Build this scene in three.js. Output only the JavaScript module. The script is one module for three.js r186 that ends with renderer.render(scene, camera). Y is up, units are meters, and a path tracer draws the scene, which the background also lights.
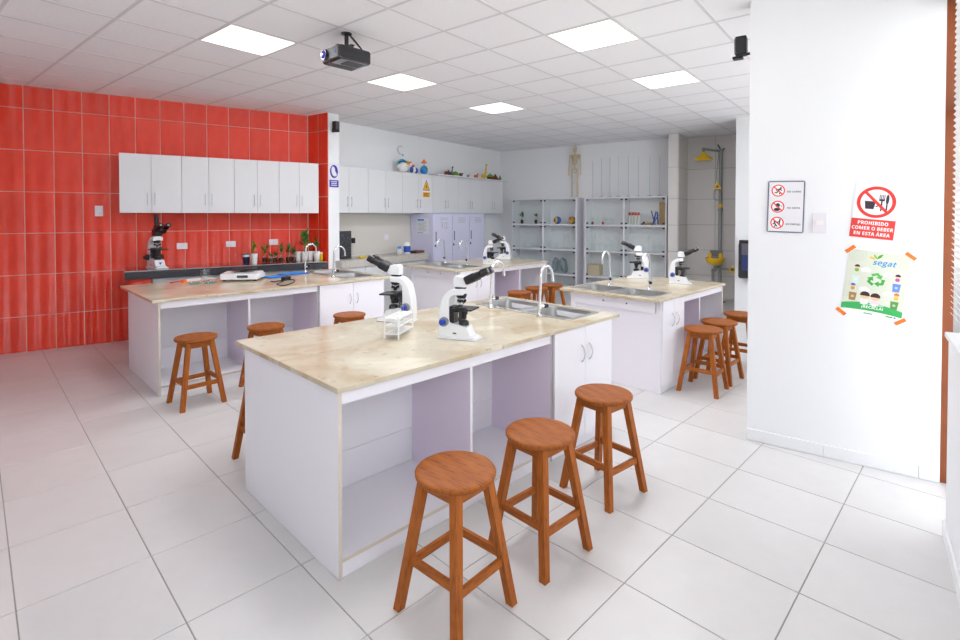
import * as THREE from 'three';
import { RoundedBoxGeometry } from 'three/addons/geometries/RoundedBoxGeometry.js';
import { mergeGeometries } from 'three/addons/utils/BufferGeometryUtils.js';
import { RectAreaLightUniformsLib } from 'three/addons/lights/RectAreaLightUniformsLib.js';

// ---------------------------------------------------------------- camera, sky, exposure
RectAreaLightUniformsLib.init();
const scene = new THREE.Scene();
const FOCAL = 510, EYE = 1.65, CY = 224, PITCH = THREE.MathUtils.degToRad(1);
const camera = new THREE.PerspectiveCamera(2 * Math.atan(320 / FOCAL) * 180 / Math.PI, 1.5, 0.05, 80);
camera.position.set(0, EYE, 0);
camera.lookAt(Math.cos(PITCH) * Math.SQRT1_2, EYE - Math.sin(PITCH), -Math.cos(PITCH) * Math.SQRT1_2);
camera.setViewOffset(960, 640, 0, 320 - CY, 960, 640);
const renderer = new THREE.WebGLRenderer();
renderer.toneMapping = THREE.LinearToneMapping;
renderer.toneMappingExposure = 0.98;
renderer.shadowMap.enabled = true;
scene.background = new THREE.Color().setRGB(0.95, 0.965, 1.03);      // bright overcast sky
scene.backgroundIntensity = 3.9;
const sun = new THREE.DirectionalLight('#fffaf2', 13);                // stands high; the eave keeps it out of the room
sun.position.set(1.5, 12, 5); sun.target.position.set(0, 0, 1); sun.castShadow = true; sun.name = 'sun';
Object.assign(sun.shadow.camera, { left: -16, right: 16, top: 16, bottom: -16, far: 40 }); scene.add(sun, sun.target);
const PANEL_POWER = 20.5;                                             // ceiling LED panels, see ceilingLight()

// ---------------------------------------------------------------- helpers
let seed = 7;
const rnd = () => { seed = (seed * 1664525 + 1013904223) >>> 0; return seed / 4294967296; };
const rr = (a, b) => a + (b - a) * rnd();
const PI = Math.PI, V3 = THREE.Vector3;
const V = (x, y, z) => new V3(x, y, z);
const taken = {};
const numbered = (n) => { const k = taken[n] = (taken[n] ?? -1) + 1; return k ? n + '_' + String(k).padStart(3, '0') : n; };
function mk(name, geo, mat, parent = scene, label) {
  const m = new THREE.Mesh(geo, mat);
  m.name = parent === scene ? numbered(name) : name;
  m.castShadow = m.receiveShadow = true;
  if (label) m.userData.label = label;
  parent.add(m);
  return m;
}
function thing(name, label, category, pos = [0, 0, 0], turn = 0, group) {
  const o = new THREE.Group();
  o.name = numbered(name); o.position.set(...pos); o.rotation.y = turn;
  o.userData = { label, category };
  if (group) o.userData.group = group;
  scene.add(o);
  return o;
}
const tag = (o, label, category, group) => { Object.assign(o.userData, { label, category }); if (group) o.userData.group = group; return o; };
const struct = (o, label, category = 'structure') => { Object.assign(o.userData, { kind: 'structure', label, category }); return o; };
function structGroup(name, label, category, pos = [0, 0, 0], turn = 0) { const g = thing(name, label, category, pos, turn); g.userData.kind = 'structure'; return g; }
function copyOf(o, pos, turn, label, group) {
  const c = o.clone(); c.name = numbered(o.name.replace(/_\d+$/, '')); c.userData = { ...o.userData };
  c.position.set(...pos); c.rotation.y = turn;
  if (label) c.userData.label = label;
  if (group) c.userData.group = group;
  scene.add(c); return c;
}
// geometry
const clean = (g) => { const n = g.index ? g.toNonIndexed() : g; for (const k of Object.keys(n.attributes)) if (!['position', 'normal', 'uv'].includes(k)) n.deleteAttribute(k); return n; };
const merge = (...gs) => mergeGeometries(gs.flat().map(clean), false);
function uvBox(g, s = 1, ox = 0, oy = 0) {              // uv in metres, by the way each face points
  g = g.index ? g.toNonIndexed() : g;
  const p = g.attributes.position, n = g.attributes.normal, uv = new Float32Array(p.count * 2);
  for (let i = 0; i < p.count; i += 3) {
    let ax = 0, ay = 0, az = 0;
    for (let k = 0; k < 3; k++) { ax += Math.abs(n.getX(i + k)); ay += Math.abs(n.getY(i + k)); az += Math.abs(n.getZ(i + k)); }
    for (let k = 0; k < 3; k++) {
      const j = i + k, x = p.getX(j), y = p.getY(j), z = p.getZ(j);
      const [a, b] = ay >= ax && ay >= az ? [x, z] : ax >= az ? [z, y] : [x, y];
      uv[2 * j] = a * s + ox; uv[2 * j + 1] = b * s + oy;
    }
  }
  g.setAttribute('uv', new THREE.BufferAttribute(uv, 2));
  return g;
}
const box = (w, h, d, x = 0, y = 0, z = 0) => new THREE.BoxGeometry(w, h, d).translate(x, y, z);
const bx = (x0, x1, y0, y1, z0, z1) => box(Math.abs(x1 - x0), Math.abs(y1 - y0), Math.abs(z1 - z0), (x0 + x1) / 2, (y0 + y1) / 2, (z0 + z1) / 2);
const rb = (w, h, d, r, x = 0, y = 0, z = 0, seg = 2) => new RoundedBoxGeometry(w, h, d, seg, Math.min(r, w / 2.01, h / 2.01, d / 2.01)).translate(x, y, z);
const rbx = (x0, x1, y0, y1, z0, z1, r = 0.002) => rb(Math.abs(x1 - x0), Math.abs(y1 - y0), Math.abs(z1 - z0), r, (x0 + x1) / 2, (y0 + y1) / 2, (z0 + z1) / 2, 1);
const cyl = (r0, r1, h, x = 0, y = 0, z = 0, seg = 20) => new THREE.CylinderGeometry(r1, r0, h, seg).translate(x, y, z);   // r0 below, r1 above
const sph = (r, x = 0, y = 0, z = 0, seg = 18) => new THREE.SphereGeometry(r, seg, Math.ceil(seg * 0.66)).translate(x, y, z);
const lathe = (pts, seg = 32) => new THREE.LatheGeometry(pts.map(([a, b]) => new THREE.Vector2(a, b)), seg);
const tube = (pts, r, seg = 32, rad = 10) => new THREE.TubeGeometry(new THREE.CatmullRomCurve3(pts.map((p) => V(...p))), seg, r, rad, false);
function between(a, b, geoY) {                                       // a geometry of height 1 along y, centred, laid from a to b
  const A = V(...a), B = V(...b), d = B.clone().sub(A), L = d.length();
  const q = new THREE.Quaternion().setFromUnitVectors(V(0, 1, 0), d.normalize());
  return geoY.clone().scale(1, L, 1).applyQuaternion(q).translate((a[0] + b[0]) / 2, (a[1] + b[1]) / 2, (a[2] + b[2]) / 2);
}
const rod = (a, b, r0, r1 = r0, seg = 14) => between(a, b, new THREE.CylinderGeometry(r1, r0, 1, seg));
function extr(pts, depth, bevel = 0, seg = 2) {                      // closed outline in x,y, centred on z
  const s = pts instanceof THREE.Shape ? pts : new THREE.Shape(pts.map(([a, b]) => new THREE.Vector2(a, b)));
  return new THREE.ExtrudeGeometry(s, { depth: depth - 2 * bevel, bevelEnabled: bevel > 0, bevelThickness: bevel, bevelSize: bevel, bevelOffset: -bevel, bevelSegments: seg, curveSegments: 10 }).translate(0, 0, -(depth - 2 * bevel) / 2);
}
function rrShape(x0, x1, y0, y1, r, Cls = THREE.Shape) {
  const s = new Cls();
  s.moveTo(x0 + r, y0); s.lineTo(x1 - r, y0); s.absarc(x1 - r, y0 + r, r, -PI / 2, 0, false); s.lineTo(x1, y1 - r); s.absarc(x1 - r, y1 - r, r, 0, PI / 2, false);
  s.lineTo(x0 + r, y1); s.absarc(x0 + r, y1 - r, r, PI / 2, PI, false); s.lineTo(x0, y0 + r); s.absarc(x0 + r, y0 + r, r, PI, 1.5 * PI, false);
  return s;
}
// pixels of the photograph -> directions; distances come from the floor, wall or worktop that is touched
const FW = V(Math.cos(PITCH) * Math.SQRT1_2, -Math.sin(PITCH), -Math.cos(PITCH) * Math.SQRT1_2), RT = V(Math.SQRT1_2, 0, Math.SQRT1_2), UPV = RT.clone().cross(FW);
const ray = (px, py) => FW.clone().addScaledVector(RT, (px - 480) / FOCAL).addScaledVector(UPV, -(py - CY) / FOCAL);
const at = (px, py, y) => { const d = ray(px, py); return V(0, EYE, 0).addScaledVector(d, (y - EYE) / d.y); };
class Wall {
  constructor(a, b) { this.a = V(a[0], 0, a[1]); const d = V(b[0], 0, b[1]).sub(this.a); this.L = d.length(); this.u = d.normalize(); this.n = this.u.clone().cross(V(0, 1, 0)); this.turn = Math.atan2(-this.u.z, this.u.x); }
  p(s, y, off = 0) { const q = this.a.clone().addScaledVector(this.u, s).addScaledVector(this.n, off); return [q.x, y, q.z]; }
  hit(px, py, off = 0) { const d = ray(px, py), c = V(0, EYE, 0), t = this.a.clone().addScaledVector(this.n, off).sub(c).dot(this.n) / d.dot(this.n), q = c.addScaledVector(d, t); return [q.clone().sub(this.a).dot(this.u), q.y]; }
}

// ---------------------------------------------------------------- textures and materials
const NS = 256, lat = Array.from({ length: NS * NS }, () => rnd());
function vnoise(x, y, per) {                                          // value noise that repeats every per cells
  const xi = Math.floor(x), yi = Math.floor(y), fx = x - xi, fy = y - yi, m = (v) => ((v % per) + per) % per;
  const g = (a, b) => lat[(m(b) * 67 + m(a) * 131 + per * 17) % (NS * NS)] ?? 0, sx = fx * fx * (3 - 2 * fx), sy = fy * fy * (3 - 2 * fy);
  return (g(xi, yi) * (1 - sx) + g(xi + 1, yi) * sx) * (1 - sy) + (g(xi, yi + 1) * (1 - sx) + g(xi + 1, yi + 1) * sx) * sy;
}
const fbm = (u, v, f0, oct) => { let s = 0, a = 0.5, t = 0; for (let o = 0; o < oct; o++) { const f = f0 << o; s += a * vnoise(u * f, v * f, f); t += a; a *= 0.5; } return s / t; };
function dataTex(w, h, fn, srgb, rep) {
  const d = new Uint8Array(w * h * 4);
  for (let y = 0; y < h; y++) for (let x = 0; x < w; x++) { const c = fn(x / w, y / h), i = 4 * (y * w + x); d[i] = c[0]; d[i + 1] = c[1]; d[i + 2] = c[2]; d[i + 3] = 255; }
  const t = new THREE.DataTexture(d, w, h); t.magFilter = THREE.LinearFilter; t.wrapS = t.wrapT = THREE.RepeatWrapping;
  if (srgb) t.colorSpace = THREE.SRGBColorSpace;
  if (rep) t.repeat.set(rep[0], rep[1]);
  t.needsUpdate = true; return t;
}
const mixc = (a, b, k) => a.map((v, i) => v + (b[i] - v) * Math.max(0, Math.min(1, k)));
const grey = (v) => [v, v, v];
const M = {};
const std = (o) => new THREE.MeshStandardMaterial(o);
const phy = (o) => new THREE.MeshPhysicalMaterial(o);
const lin = (r, g, b) => new THREE.Color().setRGB(r, g, b);

const plasterBump = dataTex(256, 256, (u, v) => grey(255 * fbm(u, v, 16, 4)));
M.wall = std({ color: '#f4f6f8', roughness: 0.85, bumpMap: plasterBump, bumpScale: 0.0006 });
M.wallBeige = std({ color: '#dcd8d0', roughness: 0.7 });
M.grout = std({ color: '#a9a39e', roughness: 0.9 });
const floorTex = dataTex(512, 512, (u, v) => { const n = fbm(u, v, 4, 5), m = fbm(u + 0.37, v + 0.11, 24, 3); return mixc([208, 206, 205], [222, 221, 220], n * 0.7 + m * 0.3); }, true);
M.floor = phy({ color: '#ffffff', map: floorTex, roughness: 0.38, clearcoat: 0.25, clearcoatRoughness: 0.3 });
M.ceilingTile = std({ color: '#f6f6f9', roughness: 0.95, bumpMap: dataTex(256, 256, (u, v) => grey(255 * fbm(u, v, 64, 2))), bumpScale: 0.0008 });
M.ceilingBar = std({ color: '#dcdbdf', roughness: 0.6 });
M.slab = std({ color: '#c9c9c9', roughness: 0.9 });
// red ceramic: wavy ripples pressed into the glaze
const redBump = dataTex(256, 512, (u, v) => {
  const w = 0.5 + 0.5 * Math.sin(2 * PI * (v * 28 + 1.6 * Math.cos(2 * PI * u * 2) + 0.8 * fbm(u, v, 4, 2)));
  const b = 0.5 + 0.5 * Math.sin(2 * PI * (u * 2 + 0.25 + 0.05 * Math.sin(2 * PI * v * 2)));
  return grey(215 * w + 35 * b * b);
});
const redTex = dataTex(128, 256, (u, v) => mixc([242, 46, 14], [252, 68, 32], fbm(u, v, 4, 4) * 0.8 + 0.25 * (0.5 + 0.5 * Math.sin(2 * PI * (v * 40 + 1.3 * Math.cos(4 * PI * u))))), true);
M.redTile = [0, 1, 2].map((i) => phy({ color: ['#ffffff', '#f6f4f4', '#fff6f4'][i], map: redTex, roughness: 0.2, ior: 1.75, bumpMap: redBump, bumpScale: 0.0032 }));
M.redGrout = std({ color: '#f0b8a6', roughness: 0.8 });
M.beigeTile = std({ color: '#e3e0dc', roughness: 0.35 });
M.beigeGrout = std({ color: '#aaa6a0', roughness: 0.8 });
// beige marble-like laminate of the worktops
const topTex = dataTex(1024, 1024, (u, v) => {
  const a = fbm(u, v, 5, 6), w = fbm(u + 0.2 * a, v + 0.15 * a, 9, 5), s = fbm(u + 0.5, v, 48, 3);
  let c = mixc([203, 190, 163], [232, 223, 203], (a - 0.22) * 1.5);
  if (w > 0.53) c = mixc(c, [188, 158, 116], (w - 0.53) * 3.0);
  if (w < 0.4) c = mixc(c, [243, 234, 216], (0.4 - w) * 4);
  if (s > 0.7) c = mixc(c, [160, 138, 108], (s - 0.7) * 3.5);
  return c;
}, true, [0.55, 0.55]);
M.top = phy({ color: '#f6f7f4', map: topTex, roughness: 0.28, clearcoat: 0.4, clearcoatRoughness: 0.12 });
M.topEdge = std({ color: '#c9b48c', roughness: 0.5, map: dataTex(128, 128, (u, v) => mixc([205, 185, 150], [255, 240, 215], fbm(u, v, 16, 3)), true, [6, 6]) });
M.white = std({ color: '#f3f1f7', roughness: 0.45 });
M.whiteCab = std({ color: '#e4e6e8', roughness: 0.4 });
M.lavender = std({ color: '#ebdff1', roughness: 0.45 });
M.locker = std({ color: '#dcdcf4', roughness: 0.4 });
M.edgeBand = std({ color: '#d8cfc0', roughness: 0.5 });
M.cabGrey = std({ color: '#b9b6bb', roughness: 0.5 });
M.chrome = std({ color: '#dfe2e4', roughness: 0.12, metalness: 1 });
M.handle = std({ color: '#cfd0d2', roughness: 0.35 });
M.satin = std({ color: '#c9cbcd', roughness: 0.3, metalness: 1 });
M.steel = std({ color: '#bdbdbb', roughness: 0.36, metalness: 1 });
M.galv = std({ color: '#9aa09f', roughness: 0.45, metalness: 0.8 });
M.black = std({ color: '#1b1c20', roughness: 0.42 });
M.blackGloss = phy({ color: '#15161a', roughness: 0.2, clearcoat: 0.6 });
M.darkGrey = std({ color: '#4a4c52', roughness: 0.5 });
M.midGrey = std({ color: '#84878c', roughness: 0.5 });
M.scopeWhite = phy({ color: '#f1f3f6', roughness: 0.28, clearcoat: 0.4, clearcoatRoughness: 0.15 });
M.knobBlue = std({ color: '#2743b5', roughness: 0.4 });
M.paper = std({ color: '#f4f4f2', roughness: 0.8 });
M.frosted = phy({ color: '#ffffff', roughness: 0.4, transmission: 0.3, thickness: 0 });
M.acrylic = phy({ color: '#ffffff', roughness: 0.15, transmission: 0.55, thickness: 0 });
M.glass = phy({ color: '#fbfdfd', roughness: 0.02, transmission: 1, thickness: 0, ior: 1.45 });
M.paneGreen = phy({ color: '#fbfefc', roughness: 0.02, transmission: 1, thickness: 0, ior: 1.45 });
M.glassEdge = std({ color: '#d3dcd9', roughness: 0.2 });
M.counterTop = phy({ color: '#1d1a1c', roughness: 0.12, clearcoat: 0.8, clearcoatRoughness: 0.05 });
M.counterFront = std({ color: '#33343a', roughness: 0.4 });
M.counterEdge = std({ color: '#9c9da1', roughness: 0.3, metalness: 0.7 });
M.stone = std({ color: '#d9d6d0', roughness: 0.35, map: dataTex(256, 256, (u, v) => { const s = fbm(u, v, 64, 2); return mixc([236, 234, 230], [205, 203, 200], (s - 0.5) * 2.5); }, true) });
M.yellow = phy({ color: '#f2c40a', roughness: 0.3, clearcoat: 0.4 });
M.orange = std({ color: '#f57a22', roughness: 0.6 });
M.leaf = phy({ color: '#3f7d2b', roughness: 0.6, transmission: 0.25, thickness: 0 });
M.leafLight = phy({ color: '#82b22f', roughness: 0.6, transmission: 0.25, thickness: 0 });
M.stem = std({ color: '#6c8a3f', roughness: 0.7 });
M.soil = std({ color: '#4c3b2c', roughness: 0.95 });
M.bone = std({ color: '#e6d2ae', roughness: 0.6 });
M.blue = std({ color: '#2454b4', roughness: 0.5 });
M.blueBright = std({ color: '#2f93dd', roughness: 0.4 });
M.red = std({ color: '#d3352b', roughness: 0.45 });
M.teal = std({ color: '#37b3a6', roughness: 0.4 });
M.green = std({ color: '#5a9a3c', roughness: 0.6 });
M.brown = std({ color: '#7a4a2a', roughness: 0.7 });
M.tan = std({ color: '#c49a62', roughness: 0.7 });
M.bagGrey = std({ color: '#8b97a0', roughness: 0.35 });
// woods: rings cut lengthwise
function woodTex(a, b, dark) {
  return dataTex(256, 256, (u, v) => {
    const g = fbm(u, v * 0.25 + 0.0, 8, 4), r = 0.5 + 0.5 * Math.sin(2 * PI * (u * 5 + 3.5 * fbm(u, v, 2, 3))), f = fbm(u * 4, v, 16, 3);
    let c = mixc(a, b, r * 0.3 + g * 0.8);
    if (f > 0.54) c = mixc(c, dark, (f - 0.54) * 3);
    return c;
  }, true, [3.2, 1.2]);
}
const stoolTex = woodTex([172, 96, 34], [192, 116, 48], [130, 68, 26]);
M.stoolSeat = phy({ map: stoolTex, color: '#dfd6c2', specularIntensity: 0.5, roughness: 0.5, clearcoat: 0.05, clearcoatRoughness: 0.3 });
M.stoolLeg = phy({ map: stoolTex, color: '#f4ead2', specularIntensity: 0.5, roughness: 0.5, clearcoat: 0.05, clearcoatRoughness: 0.3 });
M.frameWood = phy({ map: woodTex([132, 66, 28], [154, 82, 38], [96, 46, 20]), roughness: 0.45, clearcoat: 0.1 });
M.panelGlow = std({ color: '#ffffff', emissive: '#ffffff', emissiveIntensity: 1.6, roughness: 0.6 });
M.panelFrame = std({ color: '#e6e3d8', roughness: 0.5 });

function canvasMat(w, h, draw, rough = 0.6) {
  const c = document.createElement('canvas'); c.width = w; c.height = h; const g = c.getContext('2d'); draw(g, w, h);
  const t = new THREE.CanvasTexture(c); t.colorSpace = THREE.SRGBColorSpace; t.magFilter = THREE.LinearFilter;
  return std({ map: t, roughness: rough });
}
// ---------------------------------------------------------------- walls, floor, ceiling
const H = 3.2, TH = 0.16;
const RW = new Wall([0, -8.3], [3.75, -7.55]);         // red tiled wall
const RET = new Wall([3.75, -7.55], [3.845, -7.09]);   // red side of the column
const COL = new Wall([3.845, -7.09], [4.045, -7.13]);  // white front of the column
const WW = new Wall([4.3, -7.65], [9.2, -8.5]);        // white wall with cabinets
const BW = new Wall([9.2, -8.5], [10.005, -4.277]);       // wall with glass cabinets
const PW = new Wall([4.03, -1.25], [4.21, -0.2]);      // wall with the posters
const WN = new Wall([4.225, -0.15], [-1.5, 0.65]);      // window wall (behind the camera), room lies on its +n side
const ALC = new Wall([8.715, -2.9], [8.8, -0.1]);      // white wall with the dispenser
const SHW = new Wall([10.19, -4.34], [10.5, -2.95]);   // shower recess

function wallBox(w, s0, s1, y0, y1, mat, name, label, off0 = -TH, off1 = 0) {
  const g = structGroup(name, label, 'wall', w.p(0, 0, 0), w.turn);
  mk('wall_panel', uvBox(bx(s0, s1, y0, y1, off0, off1)), mat, g);
  return g;
}
// floor: grout bed with every tile on it
{
  const fl = structGroup('floor', 'large pale grey ceramic floor tiles with thin grey joints', 'floor');
  mk('grout_bed', bx(-1.7, 10.8, -0.1, -0.0035, -9, 0.9), M.grout, fl);
  const px = 0.485, pz = 0.57, ox = 1.085, oz = -2.28, gap = 0.005, cells = [];
  for (let i = -6; i < 20; i++) for (let j = -12; j < 6; j++) {
    const x = ox + (i + 0.5) * px, z = oz + (j + 0.5) * pz;
    if (x < -1.6 || x > 10.7 || z < -8.9 || z > 0.8) continue;
    const d = V(x, -EYE, z), f = d.dot(FW), seen = f > 0.3 && Math.abs(d.dot(RT) / f) < 1.02 && -d.dot(UPV) / f < 1.1;
    cells.push({ x, z, f: (seen ? 0 : 100) + d.length() });
  }
  cells.sort((a, b) => a.f - b.f);
  const geos = Array.from({ length: 6 }, (_, k) => uvBox(rb(px - gap, 0.012, pz - gap, 0.0015, 0, 0, 0, 1), 0.5, k * 0.17, k * 0.31));
  const rest = [];
  cells.forEach((c, k) => {
    if (k < 290) { const t = mk('tile', geos[k % 6], M.floor, fl); t.position.set(c.x, -0.006, c.z); }
    else rest.push(uvBox(box(px - gap, 0.012, pz - gap, c.x, -0.006, c.z), 0.5));
  });
  if (rest.length) mk('far_tiles', merge(rest), M.floor, fl).userData.kind = 'stuff';
}
// ceiling
const CTH = THREE.MathUtils.degToRad(6), CP = 0.61, CU = V(Math.cos(CTH), 0, -Math.sin(CTH)), CV = V(Math.sin(CTH), 0, Math.cos(CTH)), CO = V(1.775, 0, -4.69);
const cell = (i, j) => CO.clone().addScaledVector(CU, i * CP).addScaledVector(CV, j * CP);
const lights = [[0, 0], [3, 0], [6, 0], [3, 4], [6, 4], [0, 4]];
{
  const ce = structGroup('ceiling', 'suspended ceiling of square pale grey panels in a metal grid', 'ceiling');
  mk('slab', bx(-1.9, 11, H + 0.03, H + 0.2, -9.2, 1.1), M.slab, ce);
  const geo = uvBox(rb(CP - 0.022, 0.014, CP - 0.022, 0.002, 0, 0, 0, 1));
  const inside = (p) => p.x > -1.6 && p.x < 10.6 && p.z < 0.7 && p.z > -8.9;
  for (let i = -7; i < 16; i++) for (let j = -9; j < 11; j++) {
    const p = cell(i, j);
    if (!inside(p) || lights.some(([a, b]) => a === i && b === j)) continue;
    // only what can be seen from the room: keep panels over the room itself
    if (p.z < -8.9 || (p.x > 4.6 && p.z > 0.3)) continue;
    const t = mk('ceiling_panel', geo, M.ceilingTile, ce); t.position.set(p.x, H + 0.007, p.z); t.rotation.y = CTH;
  }
  const barU = box(14, 0.02, 0.024), barV = box(0.024, 0.0196, 14);
  for (let j = -9; j < 11; j++) { const p = cell(4, j - 0.5), b = mk('grid_bar', barU, M.ceilingBar, ce); b.position.set(p.x, H + 0.008, p.z); b.rotation.y = CTH; }
  for (let i = -7; i < 16; i++) { const p = cell(i - 0.5, 0), b = mk('grid_bar', barV, M.ceilingBar, ce); b.position.set(p.x, H + 0.008, p.z); b.rotation.y = CTH; }
}
// red tiled wall
function redTiles(g, s0, s1, tw, anchor) {
  const rows = [[2.93, H], [2.43, 2.93], [1.93, 2.43], [1.43, 1.93], [0.93, 1.43], [0.43, 0.93], [0, 0.43]], gap = 0.008, cache = {};
  for (let s = anchor; s < s1 - 0.01; s += tw) {
    const a = Math.max(s, s0), b = Math.min(s + tw, s1);
    if (b - a < 0.02) continue;
    for (const [y0, y1] of rows) {
      const key = (b - a).toFixed(3) + '_' + (y1 - y0).toFixed(2);
      if (!cache[key]) {
        const t = new THREE.BoxGeometry(b - a - gap, y1 - y0 - gap, 0.011, 20, 1, 1);
        const p = t.attributes.position, uv = t.attributes.uv, edge = (b - a - gap) / 2;
        for (let i = 0; i < p.count; i++) if (p.getZ(i) > 0) p.setZ(i, 0.0055 + (Math.abs(p.getX(i)) > edge - 0.001 ? -0.0015 : 0.0042 * (0.5 - 0.5 * Math.cos(4 * PI * p.getX(i) / tw + 0.6))));
        t.computeVertexNormals();
        for (let i = 0; i < p.count; i++) uv.setXY(i, p.getX(i) / tw + 0.5, p.getY(i) / 0.5 + 0.5);
        cache[key] = t;
      }
      const m = mk('tile', cache[key], M.redTile[Math.floor(rnd() * 3)], g);
      m.position.set((a + b) / 2, (y0 + y1) / 2, 0.0045);
    }
  }
}
{
  const g = wallBox(RW, -1.7, RW.L, 0, H + 0.05, M.redGrout, 'wall_back', 'wall of glossy red ripple-textured ceramic tiles', -TH, 0.0078);
  redTiles(g, -1.6, RW.L - 0.012, 0.278, RW.L - 0.012 - 0.278 * 20);
  const c = structGroup('wall_column', 'white column between red tiles and white wall cabinets, its side red tiled', 'column', RET.p(0, 0, 0), RET.turn);
  redTiles(c, 0.012, RET.L, 0.24, 0.01);
  mk('column_side', bx(0, RET.L, 0, H + 0.05, -0.19, 0.0078), M.redGrout, c);
  const c2 = structGroup('wall_column', 'narrow white front face of the column', 'column', COL.p(0, 0, 0), COL.turn);
  mk('column_face', bx(0, COL.L, 0, H + 0.05, -0.05, 0.002), M.wall, c2);
}
wallBox(WW, -0.6, WW.L + 0.1, 0, H + 0.05, M.wall, 'wall_back', 'white wall behind white wall cabinets and lockers');
{
  const g = structGroup('trim', 'beige splashback panel under the white wall cabinets', 'splashback', WW.p(0, 0, 0), WW.turn);
  g.name = 'trim_1';
  const e = WW.hit(410, 230)[0];
  mk('splashback', bx(-0.5, e, 0.97, 1.68, 0.001, 0.012), M.wallBeige, g);
}
wallBox(BW, -0.1, BW.L - 0.012, 0, H + 0.05, M.wall, 'wall_far', 'white wall behind the glass display cabinets');
// tiled column and shower recess
function beigeTiles(g, s0, s1, w, rows) {
  for (let s = s0; s < s1 - 0.01; s += w) for (let k = 0; k < rows.length - 1; k++) {
    const e = Math.min(s + w, s1);
    mk('tile', rbx(s + 0.004, e - 0.004, rows[k] + 0.004, rows[k + 1] - 0.004, 0, 0.01, 0.002), M.beigeTile, g);
  }
}
const shRows = [0, 0.46, 0.96, 1.46, 1.96, 2.56, H];
{
  const c = structGroup('wall_pillar', 'beige tiled pillar beside the emergency shower', 'pillar', BW.p(4.116, 0, 0), BW.turn);
  mk('pillar_core', bx(0, 0.183, 0, H + 0.05, -0.25, 0.548), M.beigeGrout, c);
  const f = new THREE.Group(); f.name = 'front_tiles'; f.position.set(0, 0, 0.548); c.add(f); beigeTiles(f, 0, 0.183, 0.183, shRows);
  const sd = new THREE.Group(); sd.name = 'side_tiles'; sd.position.set(0.183, 0, 0.548); sd.rotation.y = PI / 2; c.add(sd); beigeTiles(sd, 0, 0.8, 0.8, shRows);
  const g = wallBox(SHW, -0.1, SHW.L + 0.1, 0, H + 0.05, M.beigeGrout, 'wall_shower', 'beige tiled wall of the emergency shower recess');
  beigeTiles(g, 0, SHW.L, 0.55, shRows);
  wallBox(new Wall([8.715, -2.9], [10.7, -2.9]), 0.16, 2.0, 0, H + 0.05, M.beigeTile, 'wall_shower', 'side wall closing the emergency shower recess', 0.001, 0.16);
  wallBox(ALC, 0, ALC.L, 0, H + 0.05, M.wall, 'wall_right', 'white wall carrying the black paper dispenser', -0.16, 0);
}
// poster wall with its baseboard
{
  const g = wallBox(PW, 0, PW.L, 0, H + 0.05, M.wall, 'wall_right', 'white wall carrying the prohibition signs and recycling poster', -0.14, 0);
  const b = structGroup('baseboard_right', 'low white tile baseboard under the poster wall', 'baseboard', PW.p(0, 0, 0), PW.turn);
  const cut = [0, 0.47, 0.965, PW.L];
  for (let k = 0; k < 3; k++) mk('baseboard_tile', rbx(cut[k] + 0.001, cut[k + 1] - 0.001, 0.001, 0.085, 0.0005, 0.013, 0.003), M.wall, b);
  const SW = new Wall([4.2, -0.12], [9.0, -0.12]);
  wallBox(SW, 0.02, 4.9, 0, 1.03, M.wall, 'wall_side', 'white parapet of the windows behind the poster wall', 0, 0.16);
  wallBox(SW, 0.02, 4.9, 2.95, H + 0.05, M.wall, 'wall_side', 'white lintel of the windows behind the poster wall', 0, 0.16);
  wallBox(SW, 0.02, 0.2, 1.03, 2.95, M.wall, 'wall_side', 'white pier beside the windows behind the poster wall', 0, 0.16);
  const w2 = structGroup('window_2', 'wood-framed windows behind the poster wall', 'window', SW.p(0, 0, 0), SW.turn);
  for (const s of [0.2, 1.3, 2.4, 3.5, 4.55]) mk('window_post', rbx(s, s + 0.05, 1.03, 2.95, 0.05, 0.11), M.frameWood, w2);
  for (const s of [0.25, 1.35, 2.45, 3.55]) mk('pane', bx(s, s + 1.05, 1.07, 2.91, 0.078, 0.082), M.glass, w2);
  for (const y of [1.03, 2.91]) mk('window_rail', rbx(0.2, 4.6, y, y + 0.04, 0.052, 0.108), M.frameWood, w2);
  wallBox(new Wall([-1.45, 0.7], [-1.45, -8.75]), 0, 9.5, 0, H + 0.05, M.wall, 'wall_left', 'plain white wall left of the red tiles', -0.16, 0);
}
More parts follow.
